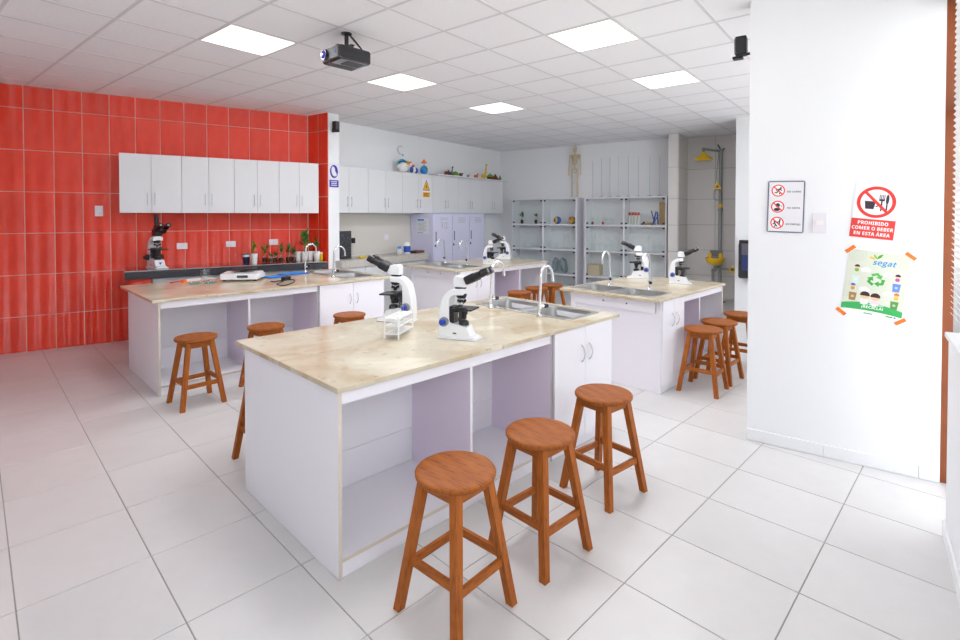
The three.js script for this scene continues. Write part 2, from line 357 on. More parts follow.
// window wall: local x runs from the poster wall towards the left, room on +z... its frame is turned so that local z points outside
const WT = Math.atan2(-WN.u.z, WN.u.x);
{
  // WN.n points out of the room here: p(s, y, off<0) lies inside
  const inS = WN.n.dot(V(1, 0, -1)) > 0 ? 1 : -1;                     // sign of the room side along n
  const z0 = (o) => inS * o;                                          // o > 0: towards the room
  const g = structGroup('wall_window', 'white parapet wall under the windows', 'wall', WN.p(0, 0, 0), WT);
  const e0 = 0.71, eL = WN.L;
  mk('parapet', uvBox(bx(e0, eL, 0, 1.03, z0(-0.12), z0(0.09))), M.wall, g);
  mk('lintel', uvBox(bx(-0.02, eL, 2.95, H + 0.05, z0(-0.12), z0(0.02))), M.wall, g);
  mk('sill', rbx(e0 - 0.01, eL, 1.03, 1.055, z0(-0.12), z0(0.105), 0.004), M.wall, g);
  mk('baseboard', rbx(e0 - 0.012, eL, 0.001, 0.085, z0(0.09), z0(0.102), 0.003), M.wall, g);
  const w = structGroup('window_1', 'wide wood-framed windows over the white parapet', 'window', WN.p(0, 0, 0), WT);
  const posts = [0.71, 1.85, 2.98, 4.1, 5.2];
  for (const s of [...posts, eL - 0.06]) mk('window_post', rbx(s, s + 0.05, 1.055, 2.95, z0(-0.09), z0(-0.03)), M.frameWood, w);
  mk('window_rail', rbx(e0, eL, 1.055, 1.1, z0(-0.088), z0(-0.032)), M.frameWood, w);
  mk('window_rail', rbx(e0, eL, 2.91, 2.95, z0(-0.088), z0(-0.032)), M.frameWood, w);
  const ps = [...posts, eL - 0.06];
  for (let k = 0; k < ps.length - 1; k++) mk('pane', bx(ps[k] + 0.05, ps[k + 1], 1.1, 2.91, z0(-0.062), z0(-0.058)), M.glass, w);
  const d = structGroup('door_1', 'glazed door with reddish brown wooden frame and transom window', 'door', WN.p(0, 0, 0), WT);
  const pq = PW.p(PW.L + 0.001, 0, 0); const fp = mk('door_post', rbx(0, 0.05, 0, H - 0.01, -0.09, -0.004), M.frameWood, d); d.updateMatrixWorld(); { const o = d.worldToLocal(V(...pq)); fp.position.copy(o); fp.rotation.y = PW.turn - WT; }
  mk('door_post', rbx(0.66, 0.705, 0, 2.95, z0(-0.1), z0(-0.04)), M.frameWood, d);
  mk('transom', rbx(0.055, 0.66, 2.24, 2.31, z0(-0.1), z0(0.0)), M.frameWood, d);
  mk('door_head', rbx(0.055, 0.66, 2.9, 2.95, z0(-0.1), z0(0.0)), M.frameWood, d);
  mk('threshold', rbx(0.055, 0.66, 0.001, 0.03, z0(-0.1), z0(0.0)), M.satin, d);
  mk('pane', bx(0.055, 0.66, 2.31, 2.9, z0(-0.062), z0(-0.058)), M.glass, d);
  mk('pane', bx(0.055, 0.66, 0.03, 2.24, z0(-0.062), z0(-0.058)), M.glass, d);
  // venetian blinds on the first window
  const sl = rb(1.42, 0.0025, 0.034, 0.001, 0, 0, 0, 1);
  [[1.12, 'white venetian blind at the window beside the wooden door frame']].forEach(([xc, lb]) => {
    const bl = thing('venetian_blind', lb, 'blind', WN.p(0, 0, 0), WT);
    for (let y = 1.1; y < 2.88; y += 0.032) { const m = mk('slat', sl, M.paper, bl); m.position.set(xc, y, z0(0.045)); m.rotation.x = inS * -0.95; }
    mk('head_rail', rbx(xc - 0.715, xc + 0.715, 2.88, 2.93, z0(0.02), z0(0.07)), M.paper, bl);
    for (const q of [-0.6, 0, 0.6]) mk('cord', rod([xc + q, 1.06, z0(0.045)], [xc + q, 2.88, z0(0.045)], 0.0015, 0.0015, 6), M.paper, bl);
  });
  const ev = structGroup('roof_eave', 'roof overhang outside above the windows', 'eave', WN.p(0, 0, 0), WT);
  mk('eave', bx(-0.4, eL + 0.5, H + 0.06, H + 0.2, z0(0.1), z0(-1.5)), M.wall, ev);
  const out = structGroup('ground', 'pale concrete pavement outside the windows', 'pavement');
  mk('pavement', bx(-14, 14, -0.16, -0.06, 1.3, 16), std({ color: '#c9c8c6', roughness: 0.9 }), out);
}

// ---------------------------------------------------------------- ceiling lights
lights.forEach(([i, j], k) => {
  const p = cell(i, j);
  const where = ['above the corner of the bench with the digital scale', 'between projector and white wall cabinets', 'closest to the glass display cabinets', 'closest to the poster wall', 'above the bench beside the emergency shower', 'above the bench with the test-tube rack'][k];
  const t = thing('ceiling_light', 'square LED ceiling panel ' + where, 'light', [p.x, H, p.z], CTH, 'ceiling LED panels');
  mk('diffuser', bx(-0.285, 0.285, -0.004, 0.01, -0.285, 0.285), M.panelGlow, t);
  const f = []; for (const s of [-1, 1]) f.push(bx(s * 0.285, s * 0.297, -0.006, 0.012, -0.297, 0.297), bx(-0.285, 0.285, -0.006, 0.012, s * 0.285, s * 0.297));
  mk('frame', merge(f), M.panelFrame, t);
  const L = new THREE.RectAreaLight('#fcfbff', PANEL_POWER, 0.57, 0.57); L.name = 'panel_light';
  L.position.set(0, -0.008, 0); L.rotation.x = -PI / 2; t.add(L);
});

// ---------------------------------------------------------------- lab benches
const BH = 0.885, TT = 0.026;
function faucetParts(parent, x, z, dir) {                              // dir: +1 spout towards +x
  const f = new THREE.Group(); f.name = 'faucet'; f.position.set(x, BH, z); parent.add(f);
  mk('flange', lathe([[0, 0], [0.027, 0], [0.027, 0.008], [0.014, 0.02], [0.0125, 0.03], [0, 0.03]], 20), M.chrome, f);
  const pts = [[0, 0.02, 0], [0.002 * dir, 0.12, 0], [0.01 * dir, 0.24, 0]];
  for (let a = 160; a >= -10; a -= 17) pts.push([dir * (0.085 + 0.075 * Math.cos(a * PI / 180)), 0.29 + 0.085 * Math.sin(a * PI / 180), 0]);
  mk('spout', tube(pts, 0.0105, 40, 12), M.chrome, f);
  mk('nozzle', cyl(0.013, 0.013, 0.028, dir * 0.16, 0.265, 0, 14), M.chrome, f);
  mk('valve', merge(rod([0, 0.075, 0], [dir * 0.03, 0.078, 0.02], 0.012), rod([0, 0.06, 0], [0, 0.1, 0], 0.017)), M.chrome, f);
  mk('valve_knob', rod([dir * 0.03, 0.078, 0.02], [dir * 0.055, 0.08, 0.037], 0.017, 0.014), M.black, f);
}
function bench({ name = 'lab_bench', label, x0, z0, L, W, cuts, flip, zs, bx0, fz, endFascia, key, inset = 0.004 }) {
  // x from 0 (plain end) to L (sink end); flipped benches run the other way
  const t = thing(name, label, 'bench', [x0, 0, z0], 0, 'laboratory benches');
  const X = (a) => (flip ? L - a : a), S = flip ? -1 : 1;
  const B = (a, b, y0, y1, za, zb, r = 0.0015) => rbx(Math.min(X(a), X(b)), Math.max(X(a), X(b)), y0, y1, za, zb, r);
  const f0 = -0.03, f1 = -W + 0.09, uy = BH - TT, pt = 0.018, mid = (f0 + f1) / 2;
  const end = L - 0.1;                                                // right side of the cabinet body
  const [c1, c2] = cuts;
  // worktop: two slabs with a joint along the middle, one bowl hole in each
  const zm = -W / 2, bw = bx0;                                        // bw = [x from, x to] of the bowls
  const bowls = [[zs[0], zs[1]], [zs[2], zs[3]]];
  [[-W, zm - 0.0008, bowls[1]], [zm + 0.0008, 0, bowls[0]]].forEach(([a, b, bo], k) => {
    const s = rrShape(0, L, a, b, 0.006);
    s.holes.push(rrShape(Math.min(X(bw[0]), X(bw[1])), Math.max(X(bw[0]), X(bw[1])), bo[0], bo[1], 0.06, THREE.Path));
    const g = new THREE.ExtrudeGeometry(s, { depth: TT - 0.006, bevelEnabled: true, bevelThickness: 0.003, bevelSize: 0.003, bevelOffset: -0.003, bevelSegments: 2, curveSegments: 8 }).rotateX(PI / 2).translate(0, BH - 0.003, 0);
    // rotateX maps shape y to +z
    mk('worktop_slab', uvBox(g, 1, key * 0.37 + k * 0.43, key * 0.21 + k * 0.29), M.top, t);
  });
  mk('end_panel', B(inset, inset + pt, 0.001, uy, f1, f0), M.white, t);
  mk('edge_strip', B(inset, inset + pt, 0.001, uy, f0, f0 + 0.002, 0.0005), M.edgeBand, t);
  mk('end_panel', B(end - pt, end, 0.001, uy, f1, f0), M.white, t);
  mk('center_panel', B(inset + 0.018, c2, 0.3, uy, mid - 0.008, mid + 0.008), M.white, t);
  mk('center_panel', B(inset + 0.018, c2, 0.09, 0.298, mid - 0.0085, mid + 0.0085), M.white, t);
  for (const s of [1, -1]) {
    const zf = s > 0 ? f0 : f1, zi = mid + s * 0.009, inn = (d) => zf - s * d;
    mk('apron', B(inset + 0.018, c2, uy - 0.065, uy - 0.001, inn(0.003), inn(0.02)), M.white, t);
    mk('divider', B(c1 - pt / 2, c1 + pt / 2, 0.09, uy - 0.065, inn(0.004), zi), M.lavender, t);
    mk('edge_strip', B(c1 - pt / 2, c1 + pt / 2, 0.09, uy - 0.065, inn(0.004), inn(0.002), 0.0005), M.white, t);
    mk('cabinet_side', B(c2 - pt, c2, 0.001, uy, inn(0.002), zi), M.lavender, t);
    mk('edge_strip', B(c2 - pt, c2, 0.001, uy, inn(0.002), inn(0.0), 0.0005), M.cabGrey, t);
    mk('bottom_shelf', B(inset + 0.018, c2 - pt, 0.072, 0.09, inn(0.004), zi), M.white, t);
    mk('edge_strip', B(inset + 0.018, c2 - pt, 0.072, 0.09, inn(0.004), inn(0.002), 0.0005), M.edgeBand, t);
    mk('plinth', B(inset + 0.018, end - pt, 0.001, 0.072, inn(0.008), inn(0.024)), M.white, t);
    // two doors
    const dm = (c2 + end) / 2;
    [[c2 + 0.003, dm - 0.0015, 1], [dm + 0.0015, end - 0.002, -1]].forEach(([a, b, side]) => {
      const d = mk('door', B(a, b, 0.078, uy - 0.004, inn(0.0), inn(-0.018), 0.002), M.white, t);
      const hx = X(side > 0 ? b - 0.045 : a + 0.045), zo = inn(-0.018);
      const hp = []; for (let k = 0; k <= 8; k++) { const q = k / 8; hp.push([hx, 0.62 - 0.11 + 0.12 * q + 0.1, zo + s * (0.001 + 0.028 * Math.sin(PI * q) ** 0.6)]); }
      mk('handle', tube(hp, 0.0045, 20, 8), M.satin, d, 'curved pull handle');
    });
    mk('cabinet_floor', B(c2, end - pt, 0.072, 0.088, inn(0.003), mid), M.white, t);
  }
  if (endFascia) {
    const q = mk('fascia_board', B(end, end + 0.03, uy - 0.115, uy - 0.012, f1 + 0.05, f0 - 0.05), M.white, t);
    for (const zz of [f0 - (f0 - f1) * 0.34, f0 - (f0 - f1) * 0.6]) mk('lock_hole', rod([X(end + 0.029), uy - 0.055, zz], [X(end + 0.033), uy - 0.055, zz], 0.008), M.darkGrey, q);
    for (const zz of [f0 - 0.02, f1 + 0.02]) mk('corner_post', B(end, end + 0.012, 0.001, uy, zz - 0.02, zz + 0.02), M.white, t);
  }
  // steel double sink
  const sk = new THREE.Group(); sk.name = 'sink'; t.add(sk);
  const xa = Math.min(X(bw[0]), X(bw[1])), xb = Math.max(X(bw[0]), X(bw[1]));
  const rim = rrShape(xa - 0.035, xb + 0.03, zs[2] - 0.03, zs[1] + 0.03, 0.05);
  for (const [a, b] of bowls) rim.holes.push(rrShape(xa + 0.008, xb - 0.008, a + 0.008, b - 0.008, 0.06, THREE.Path));
  mk('rim', new THREE.ExtrudeGeometry(rim, { depth: 0.003, bevelEnabled: true, bevelThickness: 0.001, bevelSize: 0.0015, bevelOffset: -0.0015, bevelSegments: 1, curveSegments: 8 }).rotateX(PI / 2).translate(0, BH + 0.004, 0), M.steel, sk);
  for (const [a, b] of bowls) {
    const levels = [[0.008, 0.003], [0.0095, -0.02], [0.018, -0.13], [0.03, -0.155], [0.06, -0.165]], N = 40, pos = [], idx = [];
    levels.forEach(([ins, y]) => { const pts = rrShape(xa + ins, xb - ins, a + ins, b - ins, 0.06).getSpacedPoints(N); for (let k = 0; k < N; k++) pos.push(pts[k].x, BH + y, pts[k].y); });
    for (let l = 0; l < levels.length - 1; l++) for (let k = 0; k < N; k++) { const p = l * N + k, q = l * N + (k + 1) % N; idx.push(p, q, p + N, q, q + N, p + N); }
    const cI = pos.length / 3; pos.push((xa + xb) / 2, BH - 0.168, (a + b) / 2);
    for (let k = 0; k < N; k++) { const p = (levels.length - 1) * N + k, q = (levels.length - 1) * N + (k + 1) % N; idx.push(p, q, cI); }
    const g = new THREE.BufferGeometry(); g.setAttribute('position', new THREE.Float32BufferAttribute(pos, 3)); g.setIndex(idx); g.computeVertexNormals();
    const ms = M.steel.clone(); ms.side = THREE.DoubleSide;
    mk('bowl', g, ms, sk);
    mk('drain', lathe([[0, 0.002], [0.03, 0.002], [0.036, 0.006], [0.04, 0.001]], 20).translate((xa + xb) / 2, BH - 0.1665, (a + b) / 2), M.satin, sk);
  }
  for (const z of fz) faucetParts(t, X(bw[0] - 0.058), z, S);
  return t;
}
const B1 = { x0: 1.135, z0: -2.025, L: 2.43, W: 1.22 };
bench({ ...B1, key: 0, inset: 0.02, label: 'white lab bench with beige top carrying two microscopes and a test-tube rack', cuts: [0.855, 1.605], bx0: [1.955, 2.325], zs: [-0.58, -0.15, -1.08, -0.64], fz: [-0.37, -0.88] });
const B2 = { x0: 1.14, z0: -5.29, L: 2.58, W: 1.36 };
bench({ ...B2, key: 1, inset: 0.055, label: 'white lab bench with beige top carrying a digital scale and blue mats', cuts: [0.86, 1.62], bx0: [2.08, 2.46], zs: [-0.64, -0.18, -1.2, -0.74], fz: [-0.43, -1.18] });
const B3 = { x0: 4.37, z0: -2.09, L: 1.62, W: 1.1 };
bench({ ...B3, key: 2, flip: true, endFascia: true, label: 'white lab bench with two microscopes beside the emergency shower', cuts: [0.64, 1.06], bx0: [1.14, 1.5], zs: [-0.54, -0.13, -1.01, -0.6], fz: [-0.36, -0.82] });
const B4 = { x0: 4.72, z0: -5.2, L: 2.1, W: 1.2 };
bench({ ...B4, key: 3, flip: true, endFascia: true, label: 'white lab bench with two microscopes in front of the lavender lockers', cuts: [0.7, 1.3], bx0: [1.46, 1.86], zs: [-0.57, -0.14, -1.06, -0.63], fz: [-0.5, -1.02] });

// ---------------------------------------------------------------- stools
const SH = 0.585;
function makeStool(seatM, legM) {
  const t = new THREE.Group();
  mk('seat', uvBox(lathe([[0, -0.03], [0.15, -0.03], [0.163, -0.027], [0.17, -0.018], [0.171, -0.008], [0.166, -0.001], [0.155, 0], [0, 0]], 40).translate(0, SH, 0)), seatM, t);
  const y0 = 0, y1 = SH - 0.03, at4 = (y) => 0.168 + (0.092 - 0.168) * (y / y1);
  for (const [sx, sz] of [[1, 1], [1, -1], [-1, 1], [-1, -1]]) {
    const a = at4(0), b = at4(y1), w = 0.019, g = new THREE.BoxGeometry(2 * w, y1, 2 * w, 1, 1, 1), p = g.attributes.position;
    for (let i = 0; i < p.count; i++) { const top = p.getY(i) > 0, k = top ? 1 : 0.92; p.setXYZ(i, p.getX(i) * k + sx * (top ? b : a), top ? y1 : y0, p.getZ(i) * k + sz * (top ? b : a)); }
    g.computeVertexNormals();
    const u2 = uvBox(g); const uv = u2.attributes.uv; for (let i = 0; i < uv.count; i++) uv.setXY(i, uv.getX(i) * 2 + sx * 0.2 + sz * 0.1, uv.getY(i));
    mk('leg', u2, legM, t);
  }
  const bar = (y, h, th, ax, s) => { const e = at4(y); const g = ax ? box(2 * e - 0.03, h, th, 0, y, s * e) : box(th, h, 2 * e - 0.03, s * e, y, 0); const q = uvBox(g, 1, y, s * 0.3); if (true) { const uv = q.attributes.uv; for (let i = 0; i < uv.count; i++) uv.setXY(i, uv.getY(i) * 2, uv.getX(i)); } return q; };
  for (const s of [1, -1]) {
    mk('rail', bar(SH - 0.055, 0.05, 0.018, true, s), legM, t); mk('rail', bar(SH - 0.055, 0.05, 0.018, false, s), legM, t);
    mk('stretcher', bar(0.19, 0.034, 0.018, true, s), legM, t); mk('stretcher', bar(0.215, 0.034, 0.018, false, s), legM, t);
  }
  return t;
}
const stoolA = makeStool(M.stoolSeat, M.stoolLeg);
function stool(x, z, turn, label, group) {
  const c = stoolA.clone(); c.name = numbered('wooden_stool'); c.position.set(x, 0, z); c.rotation.y = turn;
  c.userData = { label, category: 'stool', group }; scene.add(c); return c;
}
const g1 = 'stools in front of the bench with the test-tube rack', g2 = 'stools between the two long benches', g3 = 'stools at the bench beside the shower', g4 = 'stools at the bench before the lockers';
stool(1.43, -1.575, 0.06, 'round wooden stool at the front bench, by its plain open end', g1);
stool(1.98, -1.56, -0.03, 'round wooden stool at the front bench, middle one of the row of three', g1);
stool(2.68, -1.63, -0.1, 'round wooden stool in front of the double doors of the front bench', g1);
stool(1.395, -4.93, 0.05, 'round wooden stool at the open end of the bench with the digital scale', g2);
stool(2.01, -4.93, 0.1, 'round wooden stool by the divider under the bench with the digital scale', g2);
stool(2.88, -4.87, 0.0, 'round wooden stool by the doors of the bench with the digital scale', g2);
stool(1.42, -3.435, 0.0, 'round wooden stool on the hidden side of the front bench, one leg showing', g2);
stool(4.88, -1.9, 0.08, 'wooden stool by the double doors of the bench beside the shower', g3);
stool(5.33, -1.92, 0.0, 'wooden stool at the bench beside the shower, middle one of three', g3);
stool(5.9, -1.9, 0.05, 'wooden stool at the bench beside the shower, closest to the paper dispenser', g3);
stool(5.40, -4.62, 0.0, 'wooden stool by the doors of the bench before the lockers', g4);
stool(5.9, -4.72, 0.1, 'wooden stool at the bench before the lockers, middle one of three', g4);
stool(6.33, -4.76, 0.0, 'wooden stool at the bench before the lockers, by its open end', g4);

// ---------------------------------------------------------------- microscopes (front towards local +x)
function makeScope(trino) {
  const t = new THREE.Group();
  const body = new THREE.Shape();
  body.moveTo(-0.125, 0.0); body.lineTo(0.118, 0.0); body.lineTo(0.118, 0.012); body.lineTo(0.08, 0.022); body.lineTo(0.055, 0.072); body.lineTo(-0.045, 0.088);
  body.quadraticCurveTo(-0.058, 0.092, -0.058, 0.108); body.lineTo(-0.058, 0.215); body.quadraticCurveTo(-0.055, 0.245, -0.025, 0.252); body.lineTo(0.028, 0.256);
  body.lineTo(0.028, 0.292); body.lineTo(-0.03, 0.29); body.quadraticCurveTo(-0.085, 0.272, -0.105, 0.225); body.quadraticCurveTo(-0.128, 0.16, -0.13, 0.05); body.lineTo(-0.125, 0.0);
  mk('stand', extr(body, 0.088, 0.006, 2).translate(0, 0.004, 0), M.scopeWhite, t);
  mk('base_plate', rb(0.25, 0.008, 0.11, 0.003, -0.004, 0.004, 0), M.scopeWhite, t);
  mk('collar', cyl(0.034, 0.034, 0.012, 0.0, 0.3, 0, 24), trino ? M.satin : M.black, t);
  const head = extr([[-0.035, 0.305], [0.04, 0.305], [0.052, 0.33], [0.03, 0.368], [-0.02, 0.372], [-0.037, 0.35]], 0.066, 0.005);
  mk('head', head, trino ? M.black : M.scopeWhite, t);
  const A = 26 * PI / 180, c = Math.cos(A), s = Math.sin(A), org = [0.03, 0.336];
  const P = (d, o, z) => [org[0] + d * c - o * s, org[1] + d * s + o * c, z];
  const hs = rb(0.075, 0.05, 0.1, 0.012).rotateZ(A).translate(...P(0.05, 0, 0));
  mk('binocular_housing', hs, M.black, t);
  for (const z of [-0.032, 0.032]) {
    const tb = mk('eyepiece_tube', rod(P(0.05, 0, z), P(0.135, 0, z), 0.021, 0.0195, 20), M.black, t);
    mk('eyepiece', rod(P(0.13, 0, z), P(0.172, 0, z), 0.0245, 0.022, 20), M.blackGloss, tb);
    mk('lens', rod(P(0.169, 0, z), P(0.1735, 0, z), 0.011, 0.011, 16), M.midGrey, tb);
  }
  mk('nosepiece', merge(cyl(0.026, 0.034, 0.016, 0.005, 0.248, 0, 24), cyl(0.03, 0.03, 0.008, 0.005, 0.26, 0, 24)), M.black, t);
  [[0, 0.0, 0.055], [0.42, 1.2, 0.045], [0.42, -1.2, 0.042], [0.42, 3.1, 0.04]].forEach(([ti, az, len]) => {
    const d = [Math.sin(ti) * Math.cos(az), -Math.cos(ti), Math.sin(ti) * Math.sin(az)], o = [0.008 + d[0] * 0.02, 0.244, d[2] * 0.03], q = (k) => [o[0] + d[0] * k, o[1] + d[1] * k, o[2] + d[2] * k];
    const ob = mk('objective', rod(q(0), q(len * 0.75), 0.0115, 0.0115, 16), M.black, t);
    mk('objective_ring', rod(q(len * 0.25), q(len * 0.36), 0.0125, 0.0125, 16), M.satin, ob); mk('objective_tip', rod(q(len * 0.75), q(len), 0.009, 0.006, 16), M.satin, ob);
  });
  const stg = mk('stage', rb(0.125, 0.01, 0.13, 0.003, 0.032, 0.178, 0), M.black, t);
  mk('stage_clip', merge(rb(0.05, 0.005, 0.02, 0.002, 0.03, 0.186, 0.035), rb(0.012, 0.012, 0.1, 0.002, -0.018, 0.188, 0)), M.darkGrey, stg);
  mk('stage_bracket', merge(rb(0.03, 0.1, 0.07, 0.004, -0.045, 0.14, 0), rb(0.06, 0.018, 0.05, 0.004, -0.01, 0.165, 0)), M.black, t);
  mk('stage_control', merge(cyl(0.008, 0.008, 0.07, 0.02, 0.14, 0.055, 14), cyl(0.011, 0.011, 0.02, 0.02, 0.125, 0.055, 14)), M.black, t);
  mk('condenser', merge(cyl(0.022, 0.026, 0.03, 0.02, 0.157, 0, 20), cyl(0.016, 0.018, 0.03, 0.02, 0.13, 0, 20)), M.black, t);
  mk('lamp', merge(cyl(0.032, 0.028, 0.022, 0.02, 0.092, 0, 24), cyl(0.02, 0.02, 0.006, 0.02, 0.105, 0, 20)), M.black, t);
  for (const sd of [-1, 1]) {
    const k = mk('focus_knob', rod([-0.085, 0.1, sd * 0.042], [-0.085, 0.1, sd * 0.066], 0.028, 0.026, 24), trino ? M.black : M.midGrey, t);
    mk('fine_knob', rod([-0.085, 0.1, sd * 0.066], [-0.085, 0.1, sd * 0.086], 0.0185, 0.016, 20), trino ? M.black : M.knobBlue, k, trino ? undefined : 'blue fine focus knob');
  }
  mk('badge', merge(rb(0.022, 0.008, 0.002, 0.0008, -0.02, 0.035, 0.0445), rb(0.022, 0.008, 0.002, 0.0008, -0.02, 0.035, -0.0445)), M.darkGrey, t);
  if (trino) {
    mk('camera_tube', merge(cyl(0.026, 0.022, 0.04, -0.005, 0.385, 0, 20), cyl(0.017, 0.02, 0.09, -0.005, 0.445, 0, 20), cyl(0.019, 0.019, 0.02, -0.005, 0.498, 0, 20)), M.black, t);
    mk('front_mark', extr([[-0.014, 0.012], [0.014, 0.012], [0, -0.012]], 0.003).rotateY(PI / 2).translate(0.078, 0.045, 0), M.blue, t);
  }
  return t;
}
const scopeA = makeScope(false), scopeT = makeScope(true);
function scope(proto, x, y, z, turn, scale, label) {
  const c = proto.clone(); c.name = numbered('microscope'); c.position.set(x, y, z); c.rotation.y = turn; c.scale.setScalar(scale);
  c.userData = { label, category: 'microscope', group: 'laboratory microscopes' }; scene.add(c); return c;
}
const facing = (dx, dz) => Math.atan2(-dz, dx);
scope(scopeA, 2.15, BH + 0.001, -2.32, facing(0.4, 0.92), 1.05, 'white microscope at the front bench edge, its eyepieces pointing towards the stools');
scope(scopeA, 2.175, BH + 0.001, -3.03, facing(-0.5, -0.86), 1.1, 'white microscope standing right behind the clear test-tube rack');
scope(scopeA, 5.62, BH + 0.001, -2.44, facing(0.3, 0.95), 0.96, 'white microscope with eyepieces towards the poster wall, on bench beside shower');
scope(scopeA, 5.74, BH + 0.001, -3.02, facing(-0.5, -0.87), 1.06, 'white microscope on bench beside shower, eyepieces pointing towards the lockers');
scope(scopeA, 5.75, BH + 0.001, -5.5, facing(0.3, 0.95), 1.0, 'white microscope on bench before the lockers, eyepieces pointing over its stools');
scope(scopeA, 6.62, BH + 0.001, -6.05, facing(-0.5, -0.87), 1.05, 'white microscope on bench before the lockers, showing the back of its stand');
// ---------------------------------------------------------------- clear test-tube rack
{
  const t = thing('test_tube_rack', 'clear plastic test-tube rack with three tiers on the front bench', 'rack', [1.925, BH + 0.001, -2.655], facing(0.85, -0.53));
  for (const y of [0.034, 0.082, 0.13]) {
    const q = rrShape(-0.125, 0.125, -0.05, 0.05, 0.004);
    if (y > 0.05) for (let k = 0; k < 5; k++) for (const z of [-0.022, 0.022]) { const h = new THREE.Path(); h.absarc(-0.09 + k * 0.045, z, 0.013, 0, 2 * PI, true); q.holes.push(h); }
    mk('tier', new THREE.ExtrudeGeometry(q, { depth: 0.005, bevelEnabled: false, curveSegments: 8 }).rotateX(PI / 2).translate(0, y, 0), M.frosted, t);
  }
  for (const x of [-0.121, 0.121]) for (const z of [-0.046, 0.046]) mk('post', rb(0.008, 0.14, 0.008, 0.001, x, 0.07, z, 1), M.frosted, t);
  for (const [k, z] of [[0, 0.022], [1, -0.022], [2, 0.022], [4, -0.022]]) mk('test_tube', lathe([[0, 0.036], [0.006, 0.038], [0.0095, 0.046], [0.0095, 0.185], [0.0115, 0.19]], 12).translate(-0.09 + k * 0.045, 0, z), M.glass, t);
}
// ---------------------------------------------------------------- wall cabinets
function wallCabinet(w, s0, s1, y0, y1, off, label, group, fill) {
  const t = thing('wall_cabinet', label, 'cabinet', w.p((s0 + s1) / 2, y0, 0.014), w.turn, group);
  const W = s1 - s0 - 0.002, h = y1 - y0, D = off - 0.014 - 0.018;
  mk('body', rbx(-W / 2, W / 2, 0, h, 0, D, 0.001), M.whiteCab, t);
  for (const sd of [-1, 1]) {
    const a = sd < 0 ? -W / 2 + 0.001 : 0.0015, b = sd < 0 ? -0.0015 : W / 2 - 0.001;
    const d = mk('door', rbx(a, b, 0.002, h - 0.002, D + 0.002, D + 0.018, 0.002), M.whiteCab, t);
    const hx = sd * 0.04;
    mk('handle', merge(rod([hx, 0.1, D + 0.04], [hx, 0.26, D + 0.04], 0.005, 0.005, 8), rod([hx, 0.12, D + 0.018], [hx, 0.12, D + 0.04], 0.004, 0.004, 8), rod([hx, 0.24, D + 0.018], [hx, 0.24, D + 0.04], 0.004, 0.004, 8)), M.handle, d, 'slim pale bar handle');
  }
  return t;
}
[[1.415, 2.09, 'over the tall camera microscope'], [2.09, 2.721, 'second from the free end'], [2.721, 3.316, 'third from the free end'], [3.316, 3.885, 'against the column']]
  .forEach(([a, b, w]) => wallCabinet(RW, a, b, 1.678, 2.43, 0.35, 'white two-door wall cabinet on the red tiles, ' + w, 'wall cabinets on the red tiles'));
[-0.45, 0.366, 1.185, 2.031, 2.843, 3.693, 4.554].forEach((a, k, A) => {
  if (k === A.length - 1) return;
  wallCabinet(WW, a, A[k + 1], 1.685, 2.43, 0.35, 'white two-door cabinet on the white wall, ' + ['partly behind the column', 'under the white ball toy', 'carrying the yellow warning sign', 'just beyond the yellow warning sign', 'second from the glass display cabinets', 'closest to the glass display cabinets'][k], 'wall cabinets on the white wall');
});
// ---------------------------------------------------------------- counter along the red wall
{
  const t = thing('wall_counter', 'black-edged counter along the red tiled wall over white base cabinets', 'counter', RW.p(0, 0, 0), RW.turn);
  const s0 = 1.465, s1 = 3.93;
  mk('countertop', rbx(s0, s1, 0.945, 0.965, 0.012, 0.62, 0.003), M.counterTop, t);
  mk('front_edge', rbx(s0, s1, 0.862, 0.944, 0.6, 0.618, 0.003), M.counterFront, t);
  mk('end_edge', rbx(s0, s0 + 0.018, 0.862, 0.944, 0.012, 0.599, 0.003), M.counterFront, t);
  mk('edge_trim', rbx(s0, s1, 0.955, 0.9665, 0.616, 0.6235, 0.001), M.counterEdge, t);
  const pier = new THREE.Group(); pier.name = 'tiled_pier'; t.add(pier);
  mk('pier_core', bx(1.508, 1.742, 0.001, 0.94, 0.012, 0.568), M.redGrout, pier);
  for (const [a, b] of [[0.003, 0.426], [0.432, 0.9]]) {
    mk('tile', rbx(1.5, 1.508, a, b, 0.014, 0.285, 0.002), M.redTile[0], pier); mk('tile', rbx(1.5, 1.508, a, b, 0.29, 0.576, 0.002), M.redTile[1], pier);
    mk('tile', rbx(1.508, 1.742, a, b, 0.568, 0.576, 0.002), M.redTile[2], pier);
  }
  for (let k = 0; k < 4; k++) {
    const a = 1.75 + k * 0.53, u = mk('base_cabinet', rbx(a, a + 0.528, 0.001, 0.86, 0.02, 0.54, 0.001), M.whiteCab, t);
    for (const q of [0, 1]) mk('door', rbx(a + q * 0.264 + 0.002, a + q * 0.264 + 0.262, 0.08, 0.85, 0.54, 0.558, 0.002), M.whiteCab, u);
  }
}
// counter under the white wall cabinets
{
  const t = thing('wall_counter', 'pale stone counter with white doors under the white wall cabinets', 'counter', WW.p(0, 0, 0), WW.turn);
  const a0 = -0.42, a1 = 1.6;
  mk('countertop', uvBox(rbx(a0, a1, 0.83, 0.95, 0.014, 0.62, 0.006)), M.stone, t);
  for (let k = 0; k < 4; k++) { const a = a0 + 0.02 + k * 0.49; const u = mk('base_cabinet', rbx(a, a + 0.488, 0.001, 0.829, 0.02, 0.57, 0.001), M.whiteCab, t); mk('door', rbx(a + 0.002, a + 0.486, 0.08, 0.82, 0.57, 0.588, 0.002), M.whiteCab, u); }
}
